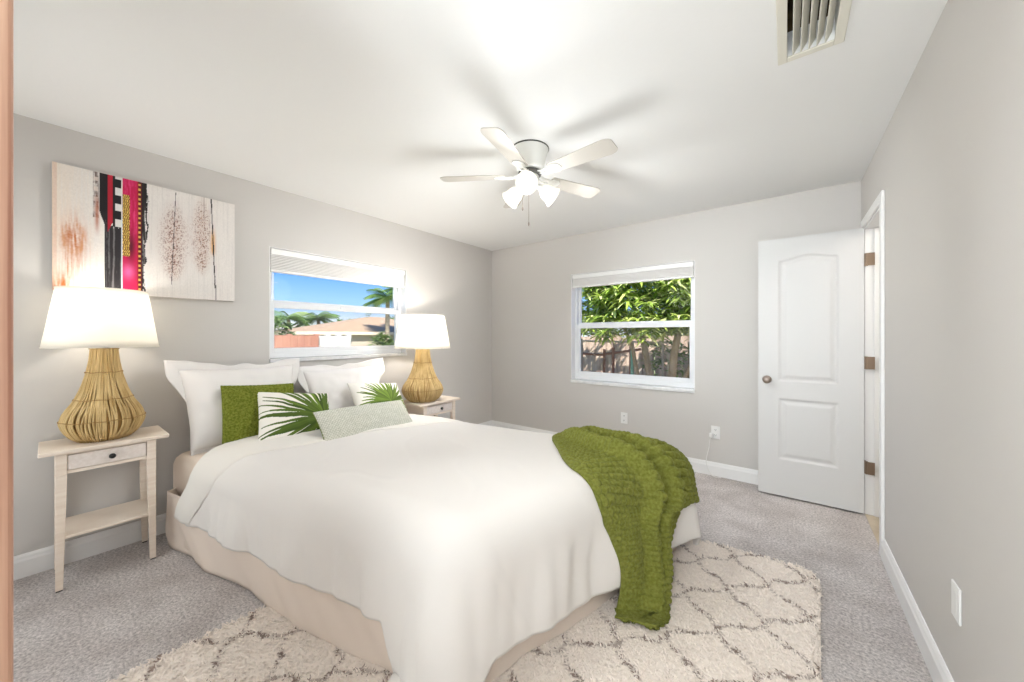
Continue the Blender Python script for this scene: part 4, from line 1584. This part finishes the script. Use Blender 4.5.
# broad-leaved tree outside the back window
tree('mango_tree', (-2.72, 7.3, GZ), 'bushy pale green tree with several slim trunks outside the back window', 'tree',
     [([(0.55, 0, 0), (0.60, 0.0, 0.6), (0.50, 0.05, 1.2), (0.30, 0.1, 2.2)], 0.085, 0.05),
      ([(0.75, 0.05, 0), (0.95, 0.0, 0.7), (1.02, 0.0, 1.4), (1.2, 0, 2.4)], 0.10, 0.05),
      ([(0.85, 0.1, 0), (1.12, 0.1, 0.8), (1.38, 0.1, 1.4), (1.75, 0.1, 2.1)], 0.05, 0.03),
      ([(0.48, 0.1, 0.0), (0.36, 0.0, 0.7), (0.22, 0.0, 1.5), (-0.2, 0.2, 2.3)], 0.055, 0.03)],
     [((-0.9, 0.0, 2.6), (1.1, 0.5, 0.75), 190), ((0.5, -0.2, 2.7), (1.2, 0.55, 0.85), 250), ((1.7, -0.1, 2.5), (0.9, 0.5, 0.9), 180),
      ((0.4, -0.35, 1.95), (1.1, 0.4, 0.32), 70), ((1.9, 0.2, 1.5), (0.5, 0.5, 0.7), 60), ((-2.2, 0.2, 2.7), (0.9, 0.8, 0.8), 110), ((0.5, 0.6, 3.3), (2.0, 0.6, 0.5), 60)],
     21, GREENS, 0.30, 0.055, 0.55, 11, 'trees outside the back window')
tree('leafy_shrub', (-1.75, 8.7, GZ), 'darker green shrub behind the slim trunks outside the back window', 'shrub',
     [([(0, 0, 0), (0.05, 0, 0.8), (0.0, 0.1, 1.6)], 0.05, 0.02), ([(0.1, 0, 0), (0.3, 0, 0.7), (0.5, 0.1, 1.4)], 0.04, 0.02)],
     [((0, 0, 1.3), (1.0, 0.6, 1.1), 190), ((0.6, 0, 0.7), (0.7, 0.5, 0.6), 80)], 22, DGREEN, 0.2, 0.05, 0.4, 9, 'trees outside the back window')
tree('hedge_tree', (-5.0, 11.6, GZ), 'tall dark green tree rising behind the old board fence', 'tree',
     [([(0, 0, 0), (0.1, 0, 1.5), (0.0, 0.1, 2.6)], 0.12, 0.07)],
     [((0, 0, 2.6), (3.2, 0.7, 1.9), 620), ((3.4, 0, 2.6), (2.4, 0.7, 1.8), 460)], 23, DGREEN, 0.36, 0.11, 0.45, 9, 'trees outside the back window')

# weathered board fence with a rusty rail
fo = thing('board_fence', (-3.4, 9.6, GZ), 'weathered brown board fence behind the tree at the back window', 'fence')
rr = random.Random(5)
x = -3.6
bd = MB()
while x < 4.6:
    wd_ = rr.uniform(0.12, 0.17)
    bd.box(x, x + wd_, -0.012 + rr.uniform(-0.01, 0.01), 0.012, 0.03, 1.72 + rr.uniform(-0.04, 0.04))
    x += wd_ + (rr.uniform(0.004, 0.012) if rr.random() < 0.9 else 0.03)
bd.build('board_panel', M['fence_old'], fo)
for z in (0.35, 1.35):
    MB().box(-3.6, 4.6, 0.015, 0.06, z, z + 0.09).build('rail', M['fence_old'], fo)
for k, x in enumerate((-3.5, -1.6, 0.3, 2.2, 4.1)):
    MB().box(x, x + 0.1, 0.06, 0.16, 0, 1.68).build('post', M['fence_old'], fo)
rl_ = thing('rail_fence', (-3.2, 8.3, GZ), 'low rusty rail fence leaning in front of the weathered boards', 'fence')
MB().tube([(-1.4, 0, 1.30), (-0.45, 0, 1.26), (0.55, 0.02, 1.42)], 0.03, 8).build('rail', M['rail'], rl_)
for x, h_ in ((-0.95, 1.5), (-0.35, 1.4), (-0.12, 1.45), (0.30, 1.62)):
    MB().tube([(x, 0, 0), (x + 0.02, 0, h_)], 0.035, 8).build('post', M['rail'], rl_)
ga = thing('wire_fence', (-3.6, 8.0, GZ), 'thin galvanised rail on posts crossing the top of the yard', 'fence')
MB().tube([(-2.2, 0, 1.62), (1.6, 0, 1.58)], 0.022, 8).build('rail', M['galv'], ga)
for x in (-2.1, -0.4, 1.5):
    MB().tube([(x, 0.03, 0), (x, 0.03, 1.66)], 0.025, 8).build('post', M['galv'], ga)
tag(MB().lathe([(0.035, 0), (0.035, 1.55), (0.025, 1.57), (0.001, 1.58)], n=14).build('yard_pole', M['pole_teal'], loc=(-2.78, 8.1, GZ), smooth=True),
    'slim teal painted pole standing in the yard among the trunks', 'pole')


# ---- outside the left window, looking along -X
def plank_fence(x, y0, y1, h_, material, label, name, cap=False, rr=None):
    t = thing(name, (x, (y0 + y1) / 2, GZ), label, 'fence', 'fences outside the left window')
    hw = (y1 - y0) / 2
    m_ = MB()
    y = -hw
    while y < hw - 0.01:
        e = min(y + 0.15, hw)
        m_.box(-0.012, 0.012, y + 0.002, e - 0.002, 0.02, h_)
        y += 0.15
    m_.build('board_panel', material, t)
    for z in (0.3, h_ - 0.3):
        MB().box(-0.055, -0.013, -hw, hw, z, z + 0.09).build('rail', material, t)
    k = -hw
    while k <= hw:
        MB().box(-0.15, -0.056, k - 0.05, k + 0.05, 0, h_ + 0.03).build('post', material, t)
        k += 2 * hw / 3 - 1e-6
    return t



plank_fence(-9.0, 2.2, 4.03, 1.74, M['fence_red'], 'red brown board fence seen at the lower left of the window above the bed', 'board_fence')
plank_fence(-9.05, 4.05, 4.86, 1.73, M['fence_white'], 'white board fence joining the red one, in front of the tan roofed house', 'board_fence')

# tan roofed house
hs = thing('house', (-23.0, 11.6, GZ), 'low cream house with tan hipped roof outside the left window', 'house', 'houses outside the left window')
MB().box(-3.0, 2.6, -2.6, 6.6, 0, 1.95).build('wall', M['stucco'], hs)
ev = [(2.85, -3.1), (2.85, 7.1), (-3.4, 7.1), (-3.4, -3.1)]
rf = MB()
rf.add([(x, y, 1.95) for x, y in ev] + [(0.2, 1.9, 3.05), (0.2, 3.2, 3.05)] + [(x, y, 1.90) for x, y in ev],
       [(0, 1, 5, 4), (1, 2, 5), (2, 3, 4, 5), (3, 0, 4), (6, 7, 8, 9), (0, 1, 7, 6), (1, 2, 8, 7), (2, 3, 9, 8), (3, 0, 6, 9)])
rf.build('roof', M['roof'], hs)
fa = MB()
fa.box(2.85, 2.88, -3.1, 7.1, 1.80, 1.97)
fa.box(-3.4, 2.85, -3.13, -3.10, 1.80, 1.97)
fa.build('fascia', M['fascia'], hs)
for y in (-1.4, 4.6):
    wn_ = MB()
    ring(wn_, lambda c, u, v: (2.6 + c, u, v), y - 0.6, y + 0.6, 0.7, 1.6, 0.07, 0.07, 0.07, 0.0, 0.05)
    wf = wn_.build('window', M['fence_white'], hs)
    MB().box(2.605, 2.62, y - 0.55, y + 0.55, 0.75, 1.55).build('pane', M['house_glass'], wf)
MB().box(2.6, 2.75, 2.2, 2.45, 0, 1.9).build('corner_post', M['fence_white'], hs)

h2 = thing('house', (-30.0, 10.9, GZ), 'pale roofed house far behind the red board fence', 'house', 'houses outside the left window')
MB().box(-2.5, 2.5, -2.4, 2.4, 0, 1.9).build('wall', M['stucco'], h2)
rf = MB()
rf.add([(2.9, -2.8, 1.85), (2.9, 2.8, 1.85), (-2.9, 2.8, 1.85), (-2.9, -2.8, 1.85), (0, -1.6, 2.6), (0, 1.6, 2.6)],
       [(0, 1, 5, 4), (1, 2, 5), (2, 3, 4, 5), (3, 0, 4), (0, 3, 2, 1)])
rf.build('roof', M['roof_grey'], h2)


def palm(loc, ht, cr_, nf, label, seed):
    rr = random.Random(seed)
    t = thing('palm_tree', loc, label, 'palm', 'palms outside the left window')
    lean = rr.uniform(-0.3, 0.3)
    pts_ = [(0, lean * (i / 8) ** 2, ht * i / 8) for i in range(9)]
    MB().tube(pts_, [0.17 * (1 - 0.35 * i / 8) for i in range(9)], 9).build('trunk', M['palm_bark'], t, smooth=True)
    vs, fs, cs = [], [], []
    o = Vector(pts_[-1])
    for q in range(nf):
        a = 6.283 * q / nf + rr.gauss(0, 0.2)
        el = rr.uniform(-0.35, 1.0)
        dh = Vector((math.cos(a), math.sin(a), 0))
        L_ = cr_ * rr.uniform(0.85, 1.15)
        sd = Vector((-math.sin(a), math.cos(a), 0))
        col = PALMG[rr.randrange(4)]
        prev = None
        for s in range(15):
            f = s / 14
            p = o + dh * (L_ * f * math.cos(el * (1 - f * 0.3))) + Vector((0, 0, L_ * (math.sin(el) * f - 0.55 * f * f)))
            ll = L_ * 0.42 * math.sin(PI * (0.12 + 0.83 * f)) + 0.03
            for sg in (1, -1):
                tip = p + sd * (sg * ll * 0.8) + dh * (ll * 0.5) + Vector((0, 0, -ll * 0.45))
                k = len(vs)
                w2_ = dh * (0.05 * cr_ / 1.3)
                vs += [tuple(p - w2_), tuple(p + w2_), tuple(tip)]
                j = rr.uniform(0.85, 1.2)
                cs += [tuple(min(1, c * j) for c in col[:3])] * 3
                fs.append((k, k + 1, k + 2))
    m_ = MB()
    m_.v, m_.f = vs, fs
    f_ = m_.build('fronds', M['leaf'], t, normals=False)
    paint(f_, np.array(cs))
    return t


palm((-26.75, 10.25, GZ), 3.0, 1.7, 22, 'short palm rising behind the pale roof, leftmost palm in the window view', 31)
palm((-26.75, 12.18, GZ), 3.0, 1.75, 24, 'bushy palm showing above the left slope of the tan roof', 32)
palm((-19.2, 12.6, GZ), 4.06, 1.5, 26, 'tallest palm, rising in front of the tan roof at the right of the window view', 33)
palm((-18.8, 13.3, GZ), 4.5, 1.3, 24, 'slim palm at the window edge just right of the tallest one', 34)
tree('broadleaf_tree', (-34.0, 18.6, GZ), 'rounded dark green tree behind the ridge of the tan roof', 'tree',
     [([(0, 0, 0), (0, 0, 1.8)], 0.2, 0.14)], [((0, 0, 2.5), (2.0, 2.4, 0.9), 220)], 41, DGREEN, 0.5, 0.2, 0.3, 8, 'trees outside the left window')
tree('broadleaf_tree', (-34.0, 23.4, GZ), 'dark green tree farther right behind the tan roof', 'tree',
     [([(0, 0, 0), (0, 0, 1.8)], 0.2, 0.14)], [((0, 0, 2.7), (2.0, 2.2, 1.1), 220)], 42, DGREEN, 0.5, 0.2, 0.3, 8, 'trees outside the left window')
tree('shrub', (-12.6, 4.25, GZ), 'loose light green shrub showing above the red board fence', 'shrub',
     [([(0, 0, 0), (0, 0.05, 1.3)], 0.05, 0.03)], [((0, 0, 1.75), (0.6, 0.55, 0.65), 130)], 43, PALMG, 0.22, 0.06, 0.4, 9, 'trees outside the left window')
tree('shrub', (-14.0, 8.95, GZ), 'round green bush in front of the cream house', 'shrub',
     [([(0, 0, 0), (0, 0, 0.9)], 0.05, 0.03)], [((0, 0, 1.15), (0.55, 0.55, 0.75), 170)], 44, DGREEN, 0.2, 0.07, 0.3, 9, 'trees outside the left window')
tree('hedge', (-40.0, 11.0, GZ), 'low distant green hedge along the skyline beyond the houses', 'hedge',
     [([(0, 0, 0), (0, 0, 1.2)], 0.1, 0.06)], [((0, 2.0, 1.5), (1.0, 9.0, 1.0), 420)], 45, DGREEN, 0.5, 0.25, 0.3, 7, 'trees outside the left window')
mast = thing('utility_mast', (-34.0, 11.56, GZ), 'thin grey mast standing against the sky at the left of the window', 'mast')
MB().tube([(0, 0, 0), (0, 0, 7.0)], 0.04, 8).build('pole', M['galv'], mast)
MB().tube([(0, -0.35, 6.2), (0, 0.35, 6.2)], 0.02, 6).build('crossbar', M['galv'], mast)
